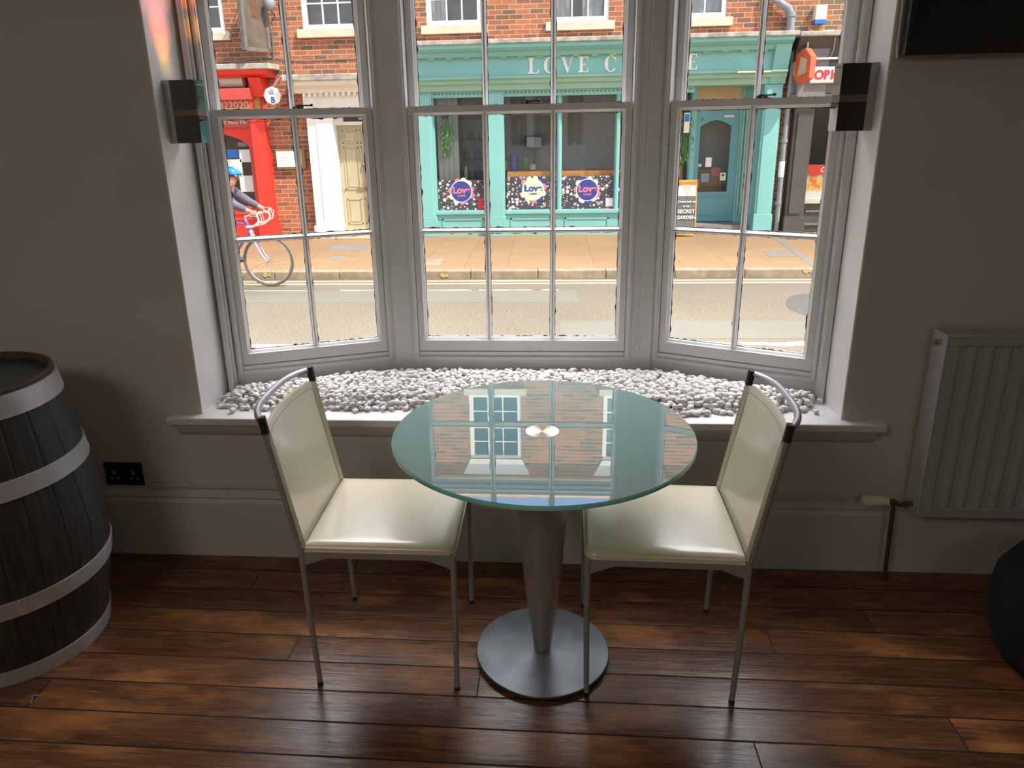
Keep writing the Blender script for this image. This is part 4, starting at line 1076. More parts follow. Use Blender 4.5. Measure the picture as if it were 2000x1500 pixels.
dr.box(rdx0, rdx0+.09, RD, RD+.05, dz0, 1.36).box(rdx1-.13, rdx1, RD, RD+.05, dz0, 1.36).box(rdx0+.09, rdx1-.13, RD+.001, RD+.05, dz0, .26)
n = 12; arch = [(rdx0+.09+(rdx1-.22-rdx0)*i/n, 1.36+.10*math.sin(PI*i/n)) for i in range(n+1)]
dr.prism([(rdx0, dz1), (rdx0, 1.36)]+arch+[(rdx1, 1.36), (rdx1, dz1)], 'y', RD, RD+.05)
dr = dr.build('door', 'teal_dk', sh)
box(rdx0+.09, rdx1-.13, RD+.02, RD+.026, .26, 1.46).build('glass_pane', 'xglass', dr)
mb = MB()
for (u0, u1, v0, v1) in ((rdx0+.09, rdx1-.13, .18, .20), (rdx0+.09, rdx1-.13, -.14, -.12)): mb.box(u0, u1, RD-.015, RD+.005, v0, v1)
mb.build('door_moulding', 'teal_dk', dr)
box(2.93, 3.10, RD-.03, RD, 1.50, 1.54).build('door_closer', 'rail', dr)
box(2.05, 3.40, FY, RD+.1, PZ, PZ+.13).build('door_step', 'cover', sh)
for (px, w, h, m_) in (((1384, 317), .10, .16, 'signw'), ((1412, 345), .095, .13, 'mint'), ((1367, 323), .05, .05, 'sky')):
    x, z = at(*px, RD+.01); box(x-w/2, x+w/2, RD+.012, RD+.018, z-h/2, z+h/2).build('notice', m_, dr)
x, z = at(1412, 345, RD); MB().cyl((x, 0, z+.025), .025, RD+.008, RD+.012, 16, 'y').build('notice', 'green', dr)
# film and round logos on the shop windows
def logo(cx, cz, r0, base, txt, ring_cols, seed):
    Y = FY+.004
    rr = random.Random(seed); L = MB
    ob = None
    for k in range(11):
        a = 2*PI*k/11+.2; c = ring_cols[k % len(ring_cols)]
        q = r0*rr.uniform(.24, .31)
        b = MB().cyl((cx+r0*1.0*math.cos(a), 0, cz+r0*1.0*math.sin(a)), q, Y-.002-k*.0001, Y, 20, 'y').build('window_decal', c, sh)
    MB().cyl((cx, 0, cz), r0*1.02, Y-.0045, Y-.001, 40, 'y').build('window_decal', 'chalk' if base == 'navy' else 'mint', sh)
    MB().cyl((cx, 0, cz), r0*.95, Y-.006, Y-.001, 40, 'y').build('window_decal', base, sh)
    text('Love', r0*.86, txt, sh, cx+r0*.02, Y-.008, cz-r0*.16, .001, .006)
    text('CHEESE', r0*.22, txt, sh, cx, Y-.008, cz-r0*.48, .001, .001)
    text('the', r0*.26, txt, sh, cx-r0*.72, Y-.008, cz+r0*.10, .001, 0)
for k, (a, b) in enumerate(((-1.96, -1.09), (-.76, .10), (.185, 1.07), (1.15, 1.95))):
    mb = MB(); box(a, b, FY+.004, FY+.0095, .045, .60 if k else .56).build('window_film', 'dots', sh)
for px, base, tx, cols, sd in (((901, 374), 'navy', 'pink', ['pink', 'mint', 'sky', 'pink', 'navy'], 1), ((1041, 370), 'mint', 'navy', ['pink', 'navy', 'chalk', 'mint'], 2), ((1147, 371), 'navy', 'pink', ['pink', 'mint', 'sky', 'navy', 'chalk'], 3)):
    cx, cz = at(*px, FY); logo(cx, cz, .185, base, tx, cols, sd)
x, z = at(1190, 396, FY); box(x-.06, x+.06, FY-.0005, FY+.003, z-.11, z+.08).build('notice', 'signw', sh); box(x-.06, x+.06, FY-.001, FY+.002, z-.11, z-.06).build('notice', 'signr', sh)
x, z = at(938, 397, FY); box(x-.045, x+.045, FY-.0005, FY+.003, z-.11, z+.09).build('notice', 'signr', sh)
# serif fascia lettering
def serif(ch, x, z, H, Y, d=.012):
    """returns MB and advance width of a capital with thick and thin strokes and bracketed serifs"""
    mb = MB(); T, t, sf = .20*H, .065*H, .11*H
    y0, y1 = Y-d, Y
    cnt = [0]
    def yy(): cnt[0] += 1; return y0-(cnt[0] % 9)*.0004
    R = lambda a, b, c, e: mb.box(x+a, x+b, yy(), y1, z+c, z+e)
    P = lambda pts: mb.prism([(x+a, z+b) for a, b in pts], 'y', yy(), y1)
    def stem(a, top=True, bot=True):
        R(a, a+T, 0, H)
        if bot: P([(a-sf, 0), (a+T+sf, 0), (a+T+sf, t*.8), (a+T, t*1.9), (a, t*1.9), (a-sf, t*.8)])
        if top: P([(a-sf, H), (a+T+sf, H), (a+T+sf, H-t*.8), (a+T, H-t*1.9), (a, H-t*1.9), (a-sf, H-t*.8)])
    def bowl(w, a0, a1, cx, cz, rx, rz, n=36):
        o_, i_ = [], []
        for k in range(n+1):
            a = a0+(a1-a0)*k/n; cth = abs(math.cos(a)); w_ = t*.9+(T*1.12-t*.9)*cth**1.5
            o_.append((cx+rx*math.cos(a), cz+rz*math.sin(a))); i_.append((cx+(rx-w_)*math.cos(a), cz+(rz-min(w_, t*1.2+.3*w_))*math.sin(a)))
        for k in range(n): P([o_[k], o_[k+1], i_[k+1], i_[k]])
    if ch == 'L':
        stem(sf); R(sf+T, .72*H, 0, t); P([(.60*H, t), (.72*H, t), (.76*H, .30*H), (.73*H, .30*H)]); return mb, .80*H
    if ch == 'E':
        stem(sf); R(sf+T, .66*H, 0, t); R(sf+T, .64*H, H-t, H); R(sf+T, .50*H, .5*H-t/2, .5*H+t/2)
        P([(.56*H, t), (.66*H, t), (.71*H, .28*H), (.68*H, .28*H)]); P([(.55*H, H-t), (.64*H, H-t), (.67*H, .76*H), (.64*H, .76*H)]); R(.475*H, .505*H, .38*H, .62*H); return mb, .78*H
    if ch == 'H':
        stem(sf); stem(sf+.58*H); R(sf+T, sf+.58*H, .5*H-t/2, .5*H+t/2); return mb, sf*2+.58*H+T+.06*H
    if ch == 'O':
        bowl(0, 0, 2*PI, .42*H, .5*H, .42*H, .52*H, 48); return mb, .92*H
    if ch == 'C':
        bowl(0, .80, 2*PI-.75, .42*H, .5*H, .42*H, .52*H, 44); P([(.68*H, .66*H), (.74*H, .66*H), (.74*H, 1.0*H), (.69*H, .90*H)]); P([(.69*H, .14*H), (.74*H, .20*H), (.70*H, .24*H)]); return mb, .84*H
    if ch == 'S':
        pts = []; N = 40
        for k in range(N+1):
            s_ = k/N
            if s_ < .5: a = .55+(1.5*PI-.55)*(s_/.5); pts.append((.30*H+.21*H*math.cos(a), .745*H+.235*H*math.sin(a), a))
            else: a = PI/2-(PI+PI/2-.55)*((s_-.5)/.5); pts.append((.30*H+.24*H*math.cos(a), .255*H+.255*H*math.sin(a), a))
        for k in range(N):
            (xa, za, _), (xb, zb, _) = pts[k], pts[k+1]; dxx, dzz = xb-xa, zb-za; L = math.hypot(dxx, dzz) or 1
            mid = 1-abs(k/N-.5)*2; w_ = (t*.6+T*.48*max(0, mid)**.7)*.95; nx, nz = -dzz/L*w_/2*1.3, dxx/L*w_/2*1.3
            P([(xa-nx, za-nz), (xb-nx, zb-nz), (xb+nx, zb+nz), (xa+nx, za+nz)])
        P([(.46*H, .70*H), (.50*H, .70*H), (.50*H, .98*H), (.46*H, .90*H)]); P([(.07*H, .0), (.11*H, .08*H), (.10*H, .30*H), (.06*H, .30*H)]); return mb, .62*H
    if ch == 'V':
        P([(.0, H), (.20*H, H), (.47*H, .22*H), (.42*H, -.02*H), (.38*H, -.02*H)]); P([(.66*H, H), (.72*H, H), (.42*H, -.02*H), (.40*H, .06*H)])
        R(-.06*H, .28*H, H-t*.8, H); R(.55*H, .82*H, H-t*.8, H); return mb, .84*H
LH = .238; x = -.37; seq = 'LOVE CHEESE'; tot = 0; adv = []
for c_ in seq: adv.append(.45*LH if c_ == ' ' else serif(c_, 0, 0, LH, 0)[1])
gapw = (2.325+.37-sum(adv))/(len(seq)-1)
for c_, a in zip(seq, adv):
    if c_ != ' ': serif(c_, x, 2.235, LH, FY-.27)[0].build('sign_letter', 'letter', sh)
    x += a+gapw
# fascia swan-neck lamp bar
x0_, z0_ = at(1478, 140, FY-.35); box(x0_-.30, x0_+.22, FY-.37, FY-.34, z0_-.012, z0_+.012).build('light_bar', 'stone', sh)

# inside the cheese shop
for lx, ly, lw in ((-1.2, FY+1.3, 28), (.6, FY+1.4, 60), (2.8, FY+1.2, 22)): lamp('shop_fill_light', (lx, ly, 2.12), .5, lw, (1, .87, .70))  # unseen lights added to brighten the shop interior
o = box(-2.3, 3.7, FY+2.6, FY+2.7, PZ, 2.2).build('shop_back_wall', 'olive'); struct(o, 'dim olive back wall inside the cheese shop', 'wall')
o = box(-2.3, -2.2, FY+.3, FY+2.7, PZ, 2.2).build('shop_side_wall', 'greyin'); struct(o, 'grey side wall inside the cheese shop', 'wall')
o = box(3.66, 3.72, FY+.6, FY+2.7, PZ, 2.2).build('shop_side_wall', 'brownin'); struct(o, 'right side wall inside the cheese shop', 'wall')
o = box(-2.3, 3.7, FY+.3, FY+2.7, PZ-.06, PZ+.02).build('shop_floor', 'brownin'); struct(o, 'floor inside the cheese shop', 'floor')
o = box(-2.3, 3.7, FY+.1, FY+2.7, 2.15, 2.25).build('shop_ceiling', 'dark'); struct(o, 'ceiling inside the cheese shop', 'ceiling')
o = box(1.3, 1.34, FY+.6, FY+2.6, PZ, 2.2).build('shop_partition', 'dark'); struct(o, 'dark partition inside the shop doorway', 'wall')
mb = MB(); x = -1.93
for k in range(4): mb.box(x+.004, x+.088, FY+.06, FY+.09, .0, 1.9); x += .09
t = thing('boarded_screen', 'grey boarded screen standing inside the left of the cheese shop window', 'screen', (-1.75, FY+.1, .0)); mb.build('boards', 'greyin', t)
def leaf_bunch(name, label, cx, Y, z1, z0, wd, n=160, seed=1):
    rr = random.Random(seed); mb = MB()
    for i in range(n):
        u = rr.random(); zz = z1+(z0-z1)*u; w_ = wd*(1-.55*u)
        p = Vector((cx+rr.gauss(0, .4)*w_, Y+rr.gauss(0, .03), zz)); d = Vector((rr.gauss(0, .5), rr.gauss(0, .3), -1)).normalized(); L = rr.uniform(.05, .10); s = d.cross(Vector((0, 1, 0))).normalized()*.010
        mb.add([p, p+d*L*.5+s, p+d*L, p+d*L*.5-s], [(0, 1, 2, 3)])
    t = thing(name, label, 'plant', (cx, Y, z1)); mb.build('leaves', 'green', t); box(cx-.05, cx+.05, Y-.04, Y+.04, z1, z1+.07).build('pot', 'dark', t); return t
x, z = at(872, 232, FY+.2); leaf_bunch('hanging_plant', 'trailing green plant hanging inside the left cheese shop window', x, FY+.045, z, z-.55, .16, 260)
x, z = at(1335, 225, FY+.1); leaf_bunch('hanging_plant', 'leafy plant hanging in the shop window beside the door', x+.03, FY+.22, z, z-.75, .26, 320, 4)
t = thing('display_shelves', 'dark shelf unit of bottles and jars inside the left shop window', 'shelves', (-1.3, FY+1.0, .0))
mb = MB()
for zz in (.15, .5, .85, 1.2, 1.55): mb.box(-1.62, -.9, FY+.7, FY+.95, zz, zz+.02)
mb.box(-1.63, -1.60, FY+.7, FY+.95, PZ, 1.9).box(-.92, -.89, FY+.7, FY+.95, PZ, 1.9).box(-1.62, -.9, FY+.94, FY+.96, PZ, 1.9)
mb.build('shelf_frame', 'dark', t)
rr = random.Random(11)
bp_ = None
cols = ['grey', 'navy', 'greyin', 'board', 'olive', 'green', 'boxw', 'brownin']
for zz in (.17, .52, .87, 1.22):
    for k in range(6):
        x = -1.55+k*.11; h = rr.uniform(.16, .26); cc = cols[rr.randrange(8)]
        o = MB().lathe([(.034, 0), (.036, .01), (.036, h*.6), (.014, h*.8), (.013, h)], (x, FY+.82, zz), 14).build('bottle', cc, smooth=True)
        cn = {'grey': 'grey', 'navy': 'navy blue', 'greyin': 'mid grey', 'board': 'black', 'olive': 'olive', 'green': 'green', 'boxw': 'cream', 'brownin': 'brown'}[cc]
        tag(o, cn+' bottle, '+('first', 'second', 'third', 'fourth', 'fifth', 'sixth')[k]+' from left on the '+{.17: 'lowest', .52: 'lower middle', .87: 'upper middle', 1.22: 'highest'}[zz]+' shelf inside the shop', 'bottle', 'bottles on the cheese shop shelves')
t = thing('shop_counter', 'orange wooden counter ledge behind the dotted shop windows', 'counter', (.4, FY+.6, PZ))
box(-.75, 1.29, FY+.10, FY+.9, .585, .66).build('worktop', 'wood', t); box(-.75, 1.29, FY+.34, FY+.38, PZ, .585).build('front_board', 'wood', t); box(-.75, 1.29, FY+.10, FY+.12, .66, .68).build('lip', 'wood', t)
x, z = at(1043, 278, FY+.7); t = thing('till_screen', 'small bluish till screen standing on the cheese shop counter', 'till', (x, FY+.7, .68))
box(x-.17, x+.17, FY+.70, FY+.74, z-.11, z+.12).build('casing', 'board', t, bevel=.01); box(x-.13, x+.13, FY+.692, FY+.70, z-.075, z+.085).build('display', 'grey', t); box(x-.03, x+.03, FY+.72, FY+.75, .68, z-.1).build('stand', 'board', t)
IY = FY+2.5
(a, c), (b, e) = at(1140, 256, IY), at(1210, 200, IY)
t = thing('blackboard', 'framed blackboard on the wall inside the cheese shop', 'blackboard', (a, IY, c))
box(a-.05, b+.2, IY, IY+.05, c-.05, e+.1).build('frame', 'casewood', t); box(a, b+.15, IY-.02, IY, c, e+.05).build('slate', 'board', t)
(a, c), (b, e) = at(990, 268, IY), at(1136, 180, IY)
o = box(a, b, IY+.03, IY+.09, c, e).build('wall_panel', 'brownin'); tag(o, 'brown patterned panel on the back wall inside the cheese shop', 'panel')
x, z = at(1010, 238, IY-.3); o = MB().cyl((x, 0, z), .075, IY-.32, IY-.28, 24, 'y').build('wall_clock', 'peach'); tag(o, 'small round pale clock inside the cheese shop', 'clock')
(a, c), (b, e) = at(1000, 292, IY-.3), at(1021, 250, IY-.3)
o = box(a, b, IY-.32, IY-.29, c, e).build('price_board', 'board'); tag(o, 'narrow dark price board below the clock inside the cheese shop', 'board')
x, z = at(1130, 305, FY+.6); t = thing('display_cabinet', 'glass topped counter cabinet with a brass rail inside the cheese shop', 'cabinet', (x, FY+.9, .68))
box(.35, 1.28, FY+.95, FY+1.5, .68, .95).build('cabinet_body', 'dark', t); MB().tube([(.35, FY+.94, .98), (1.28, FY+.94, .98)], .014, 8).build('rail', 'gold', t)
for k, (px, m_, w, h) in enumerate((((1026, 322), 'green', .13, .22), ((1003, 322), 'navy', .16, .28), ((1040, 300), 'cream', .12, .10), ((985, 325), 'gold', .10, .16))):
    x, z = at(*px, FY+.5); lab = ('green', 'dark navy', 'cream', 'ochre')[k]
    o = MB().lathe([(w/2*.9, 0), (w/2, .01), (w/2, h*.85), (w/2*.7, h)], (x, FY+.55, .68), 20).build('jar', m_, smooth=True); tag(o, lab+' jar standing on the orange cheese shop counter', 'jar', 'jars on the cheese shop counter')
t = thing('display_stand', 'small stand of packets just inside the shop door', 'display', (2.75, RD+.5, PZ))
box(2.50, 3.05, RD+.35, RD+.7, PZ, .62).build('stand', 'brownin', t)
for k, (a, m_) in enumerate(((2.52, 'cream'), (2.68, 'sky'), (2.86, 'pink'))): box(a, a+.14, RD+.34, RD+.4, .3+.1*k, .45+.1*k).build('packet', m_, t)
MB().tube([(2.62, RD+.6, 1.9), (2.85, RD+.55, .5)], .05, 6).build('leaning_post', 'gold', t)
o = box(2.12, 2.30, FY+.5, FY+.6, .0, .85).build('window_display_box', 'wood'); tag(o, 'orange box displayed in the side window beside the shop door', 'box')
x, z = at(1341, 240, FY+.15); o = box(x-.045, x+.045, FY+.13, FY+.14, z-.16, z+.16).build('hanging_card', 'boxw'); tag(o, 'long cream card with a blue top hanging in the window beside the door', 'card')
o = box(x-.035, x+.035, FY+.122, FY+.13, z+.02, z+.14).build('card_print', 'bluesign'); tag(o, 'blue print on the card in the window beside the door', 'print')

# A-board
ax0, az0 = at(1318, 447, FY-.36); ax1, _ = at(1358, 447, FY-.36)
t = thing('pavement_board', 'wooden A-board chalked SECRET GARDEN standing by the teal shop door', 'pavement sign', ((ax0+ax1)/2, FY-.3, PZ))
w = (ax1-ax0)/2; cx = (ax0+ax1)/2; HB = .93
X = Matrix.Translation((cx, FY-.40, PZ)) @ Matrix.Rotation(math.radians(-7), 4, 'X')
box(-w+.02, w-.02, 0, .012, .03, HB-.02, X).build('chalk_panel', 'aboard', t)
mb = MB()
for a, b, c, d in ((-w, -w+.022, 0, HB), (w-.022, w, 0, HB), (-w, w, HB-.03, HB), (-w, w, .03, .05)): mb.box(a, b, -.006, .018, c, d, X)
mb.build('board_frame', 'wood', t)
X2 = Matrix.Translation((cx, FY-.16, PZ)) @ Matrix.Rotation(math.radians(9), 4, 'X')
box(-w, w, -.01, .01, 0, HB*.98, X2).build('rear_leg', 'wood', t)
mb = MB(); Y_ = -.004
mb.prism([(-w+.022, HB-.03), (w-.022, HB-.03), (w-.022, HB-.26), (.0, HB-.26), (-w+.022, HB-.26)], 'y', -.004, .0, X); mb.build('chalk_block', 'chalk', t)
MB().prism([(-w*.55, HB-.035), (w*.62, HB-.035), (.02, HB-.275)], 'y', -.008, -.003, X).build('print_triangle', 'cream', t)
def ctext(s_, size, z, dx=0, sh_=.0, bold=.001):
    o = text(s_, size, 'chalk', t, cx+dx, FY-.413+(z)*.12, PZ+z, .002, bold, shear=sh_); return o
ctext('Come join us', .052, .56, 0, .2); ctext('in our', .045, .49, .0, .2); ctext('SECRET', .084, .39, 0, .0, .002); ctext('GARDEN', .078, .295, 0, .0, .002)

# ---------------------------------------------------------------- cream door house
t = thing('door_surround', 'white classical door case with a lead topped hood around the cream door', 'doorway', (-3.3, FY, PZ))
hx0, hz1 = at(568, 133, FY-.45); 
box(-4.36, -2.32, FY-.50, FY, 2.20, 2.30).build('lead_roof', 'ledge', t, bevel=.015)
MB().prism([(FY, 2.20), (FY-.46, 2.20), (FY-.44, 2.14), (FY-.34, 2.08), (FY-.30, 2.02), (FY, 2.02)], 'x', -4.25, -2.40).build('hood_cornice', 'xwhite', t)
mb = MB(); x = -4.1
while x < -2.5: mb.box(x, x+.045, FY-.30, FY-.22, 1.965, 2.02); x += .095
mb.build('dentils', 'xwhite', t)
box(-4.12, -2.50, FY-.24, FY, 1.76, 2.02).build('frieze', 'xwhite', t)
for a, b in ((-4.10, -3.66), (-2.90, -2.46)):
    p = box(a, b, FY-.20, FY+.05, PZ, 1.77).build('pilaster', 'xwhite2', t)
    MB().box(a-.03, b+.03, FY-.23, FY, PZ, PZ+.22).box(a-.02, b+.02, FY-.22, FY, 1.66, 1.77).box(a+.16, b-.03, FY-.215, FY-.19, PZ+.25, 1.62).build('pilaster_moulding', 'xwhite2', p)
box(-3.66, -2.90, FY-.02, FY+.12, 1.50, 1.77).build('transom_panel', 'xwhite', t)
box(-3.52, -3.04, FY-.035, FY-.015, 1.56, 1.70).build('fanlight_glass', 'dark', t)
text('18', .085, 'signw', t, -3.22, FY-.042, 1.59, .002, .002)
box(-3.72, -2.84, FY-.35, FY+.1, PZ, PZ+.10).build('door_step', 'stone', t, bevel=.01)
d = box(-3.66, -2.93, FY+.06, FY+.11, PZ+.10, 1.50).build('door', 'door', t)
mb = MB()
def pan(a, b, c, e):
    for (u0, u1, v0, v1) in ((a, b, c, c+.018), (a, b, e-.018, e), (a, a+.018, c, e), (b-.018, b, c, e)): mb.box(u0, u1, FY+.046, FY+.062, v0, v1)
    mb.box(a+.045, b-.045, FY+.05, FY+.062, c+.045, e-.045)
for a, b in ((-3.58, -3.32), (-3.27, -3.01)): pan(a, b, 1.20, 1.42); pan(a, b, .42, 1.14); pan(a, b, -.18, .26)
mb.build('door_panel', 'door', d)
x, z = at(710, 322, FY); MB().sphere((x, FY+.03, z), .035, 12, 8).build('door_knob', 'cover', d, smooth=True)
x, z = at(708, 370, FY); box(x-.10, x+.06, FY+.04, FY+.06, z-.03, z+.03).build('letter_plate', 'casewood', d)
MB().sphere(at_(674, 371, FY+.05) if False else (at(674, 371, FY)[0], FY+.055, at(674, 371, FY)[1]), .018, 10, 6).build('lock', 'cover', d)

# notice board on the brick between red shop and door
(nx0, nz1), (nx1, nz0) = at(540, 292, FY), at(600, 329, FY)
t = thing('menu_board', 'brown framed menu case on the brick wall beside the red shopfront', 'notice board', ((nx0+nx1)/2, FY, nz0))
box(nx0, nx1, FY-.07, FY, nz0, nz1).build('case', 'casewood', t); box(nx0+.04, nx1-.04, FY-.074, FY-.06, nz0+.04, nz1-.04).build('case_back', 'brownin', t)
(a, c), (b, e) = at(545, 326, FY), at(572, 295, FY); box(a, b+.12, FY-.079, FY-.072, c, e).build('menu_sheet', 'signw', t)
mb = MB()
for i in range(3): mb.box(a+.05, a+.2, FY-.081, FY-.078, e-.11-i*.05, e-.105-i*.05)
mb.build('print_lines', 'greyin', t)

# ---------------------------------------------------------------- red shopfront
rx0_, rx1_ = -7.4, -4.84
t = rs = thing('red_shopfront', 'bright red restaurant front at the far left with a phone number sign', 'shopfront', (-6.4, FY, PZ))
box(rx0_, rx1_+.30, FY-.50, FY, 2.40, 2.49).build('lead_ledge', 'ledge', t, bevel=.015)
MB().prism([(FY, 2.40), (FY-.46, 2.40), (FY-.42, 2.33), (FY-.30, 2.28), (FY, 2.28)], 'x', rx0_, rx1_+.22).build('cornice', 'red', t)
pp = box(rx1_-.25, rx1_, FY-.18, FY+.1, PZ, 1.74).build('pilaster', 'red', t)
MB().box(rx1_-.29, rx1_+.03, FY-.22, FY, PZ, PZ+.26).box(rx1_-.27, rx1_+.02, FY-.20, FY, PZ+.26, PZ+.31).box(rx1_-.27, rx1_+.02, FY-.20, FY, 1.60, 1.64).build('pilaster_moulding', 'red', pp)
MB().box(rx1_-.20, rx1_-.05, FY-.17, FY+.02, 1.74, 2.0).box(rx1_-.17, rx1_-.08, FY-.19, FY-.16, 1.78, 1.96).build('ochre_capital', 'gold', t)
box(rx1_-.24, rx1_, FY-.12, FY+.05, 1.74, 2.28).build('pilaster_top', 'red2', t)
MB().prism([(FY, 1.98), (FY-.26, 1.98), (FY-.38, 2.28), (FY, 2.28)], 'x', rx1_-.13, rx1_+.08).build('console', 'red', t, bevel=.01)
box(rx0_, rx1_-.24, FY-.05, FY+.02, 1.60, 2.28).build('back_board', 'dark', t)
MB().tube([(rx0_, FY-.20, 2.24), (-5.10, FY-.20, 2.23)], .095, 14).build('rolled_awning', 'cream', t, smooth=True)
box(rx0_, -4.955, FY-.42, FY-.22, 1.94, 2.12).build('sign_box', 'red2', t)
box(rx0_, -4.975, FY-.32, FY-.22, 1.77, 1.94).build('phone_sign', 'red2', t)
text('822020', .175, 'peach', t, -5.28, FY-.325, 1.795, .004, .003)
box(rx0_, rx1_-.22, FY-.10, FY+.02, 1.50, 1.66).build('name_board', 'red2', t)
mb = MB(); rr = random.Random(4); x = -5.70
for k in range(11):
    h = rr.uniform(.03, .07); mb.box(x, x+.018, FY-.108, FY-.098, 1.555, 1.555+h); mb.box(x+.018, x+.035, FY-.107, FY-.098, 1.555+h*rr.random()*.6, 1.568+h*.6); x += .045+.025*(k % 4 == 3)
mb.build('name_lettering', 'cream', t)
n = 16; a0, a1 = -6.9, -5.22
arch = [(a0+(a1-a0)*i/n, 1.18+.26*math.sin(PI*i/n)**.6) for i in range(n+1)]
MB().prism([(a0-.3, 1.51), (a0-.3, 1.18)]+arch+[(rx1_-.23, 1.18), (rx1_-.23, 1.51)], 'y', FY-.02, FY+.06).build('arched_head', 'red', t)
box(a1, rx1_-.24, FY-.02, FY+.06, PZ, 1.18).build('window_post', 'red2', t); box(a0-.3, a0, FY-.02, FY+.06, PZ, 1.18).build('window_post', 'red2', t)
box(a0, a1, FY+.0, FY+.06, PZ, .16).build('stall_riser', 'red', t)
mb = MB()
for zz in (.12, .02, -.08): mb.box(a0, a1, FY-.03, FY+.0, zz, zz+.035)
mb.build('riser_slats', 'red2', t)
box(a0, a1, FY+.03, FY+.036, .16, 1.46).build('shop_window_pane', 'xglass', t)
o = box(a0-.3, rx1_-.28, FY+.8, FY+.9, PZ, 2.2).build('restaurant_back_wall', 'olive'); struct(o, 'dim interior wall behind the red shop window', 'wall')
for (px0, px1, m_, lab) in (((430, 292), (463, 309), 'bluesign', 'blue sticker'), ((440, 311), (470, 345), 'signw', 'large white sheet'), ((468, 292), (487, 317), 'curtain', 'upper grey sheet'), ((470, 343), (493, 375), 'curtain', 'lower grey sheet'), ((464, 278), (480, 286), 'greyin', 'grey sticker')):
    (a, c), (b, e) = at(px0[0], px1[1], FY), at(px1[0], px0[1], FY); box(a, b, FY+.022, FY+.028, c, e).build('window_notice', m_, t)
# octagonal sign, hanging sign
cx, cz = at(532, 187, FY-.35)
t = thing('octagonal_sign', 'white octagonal sign with blue lettering beside the red shopfront', 'sign', (cx, FY-.35, cz))
MB().lathe([(.13, FY-.37), (.145, FY-.36), (.145, FY-.33)], (cx, 0, cz), 8, axis='y').build('sign_face', 'signw', t)
text('B', .13, 'navy', t, cx+.01, FY-.373, cz-.11, .002, .004); mb = MB()
for i, (u, v, w_) in enumerate(((-.06, .06, .10), (-.05, .03, .09), (-.02, .09, .05))): mb.box(cx+u, cx+u+w_, FY-.374, FY-.370, cz+v-.006, cz+v+.006)
mb.build('print_lines', 'navy', t)
MB().tube([(cx+.05, FY-.34, cz-.14), (cx+.10, FY-.34, cz-.17), (cx+.16, FY-.2, cz-.15), (cx+.16, FY, cz-.10)], .014, 8).build('bracket', 'blk', t, smooth=True)
MB().tube([(cx, FY-.34, cz+.12), (cx+.06, FY, cz+.32)], .008, 6).build('stay', 'pipe', t)
(hx0, hz0), (hx1, hz1) = at(489, 104, FY-.5), at(521, 2, FY-.5)
t = thing('hanging_sign', 'weathered hanging sign board on an iron bracket above the red shopfront', 'sign', (hx0, FY-.5, hz1))
X = Matrix.Translation((at(523, 50, FY)[0], FY-.08, 0)) @ Matrix.Rotation(math.radians(70), 4, 'Z')
L_ = .56; hb0, hb1 = 2.72, 3.72
box(-L_, 0, -.02, .02, hb0, hb1, X).build('sign_board', 'hsign', t)
mb = MB()
for a, b, c, d_ in ((-L_-.03, -L_+.04, hb0-.04, hb1+.04), (-.04, .03, hb0-.04, hb1+.04), (-L_, 0, hb0-.05, hb0+.01), (-L_, 0, hb1-.01, hb1+.05)): mb.box(a, b, -.035, .035, c, d_, X)
mb.build('sign_frame', 'hframe', t)
box(-L_*.62, -L_*.38, -.024, -.018, hb1-.55, hb1-.12, X).build('painted_emblem', 'rimwood', t)
mb = MB().tube([X @ Vector((-L_-.1, 0, hb1+.14)), X @ Vector((.10, 0, hb1+.14))], .018, 8); mb.tube([X @ Vector((-L_*.6, 0, hb1+.14)), (at(523, 50, FY)[0]+.02, FY, hb1+.6)], .010, 6)
pb = at(527, 60, FY)[0]
mb.tube([(pb, FY-.03, 3.85), (pb-.02, FY-.05, 3.5), (pb, FY-.03, 3.2), (pb+.05, FY-.05, 3.0), (pb+.04, FY-.03, 2.85), (pb+.03, FY-.04, 2.55)], .014, 8)
mb.build('bracket', 'hframe', t, smooth=True)
cx, cz = at(524, 5, FY-.25); o = MB().sphere((cx, FY-.2, cz), .09, 16, 10, sc=(1, 1, 1.25)).build('lamp_globe', 'grey', smooth=True); o['label'] = 'grey lamp globe on the brick wall beside the hanging sign'; o['category'] = 'outdoor lamp'
MB().tube([(cx, FY-.2, cz-.1), (cx, FY, cz-.16)], .012, 6).build('bracket', 'hframe', o)

# cables on the walls
pts = [at(430, 122, FY)+(0,), at(480, 118, FY), at(520, 112, FY), at(600, 118, FY), at(700, 112, FY)]
o = MB().tube([(p[0], FY-.015, p[1]) for p in pts], .008, 6).build('wall_cable', 'pipe', smooth=True); tag(o, 'dark cable clipped along the brick wall above the cream door', 'cable')
mb = MB().tube([(at(1576, 58, FY)[0], FY-.06, at(1576, 58, FY)[1]), (at(1592, 70, FY)[0], FY-.3, at(1592, 70, FY)[1]), (at(1600, 62, FY)[0], FY-.2, at(1600, 62, FY)[1]), (at(1625, 60, FY)[0], FY-.1, at(1625, 60, FY)[1]), (at(1650, 64, FY)[0], FY-.3, at(1650, 64, FY)[1])], .008, 6)
mb.tube([(at(1612, 72, FY)[0], FY-.45, at(1612, 72, FY)[1]), (at(1610, 100, FY)[0], FY-.42, at(1610, 100, FY)[1]), (at(1604, 130, FY)[0], FY-.25, at(1604, 130, FY)[1])], .007, 6)
tag(mb.build('wall_cable', 'cable', smooth=True), 'loose pale cables lying on the ledge of the dark shopfront', 'cable')
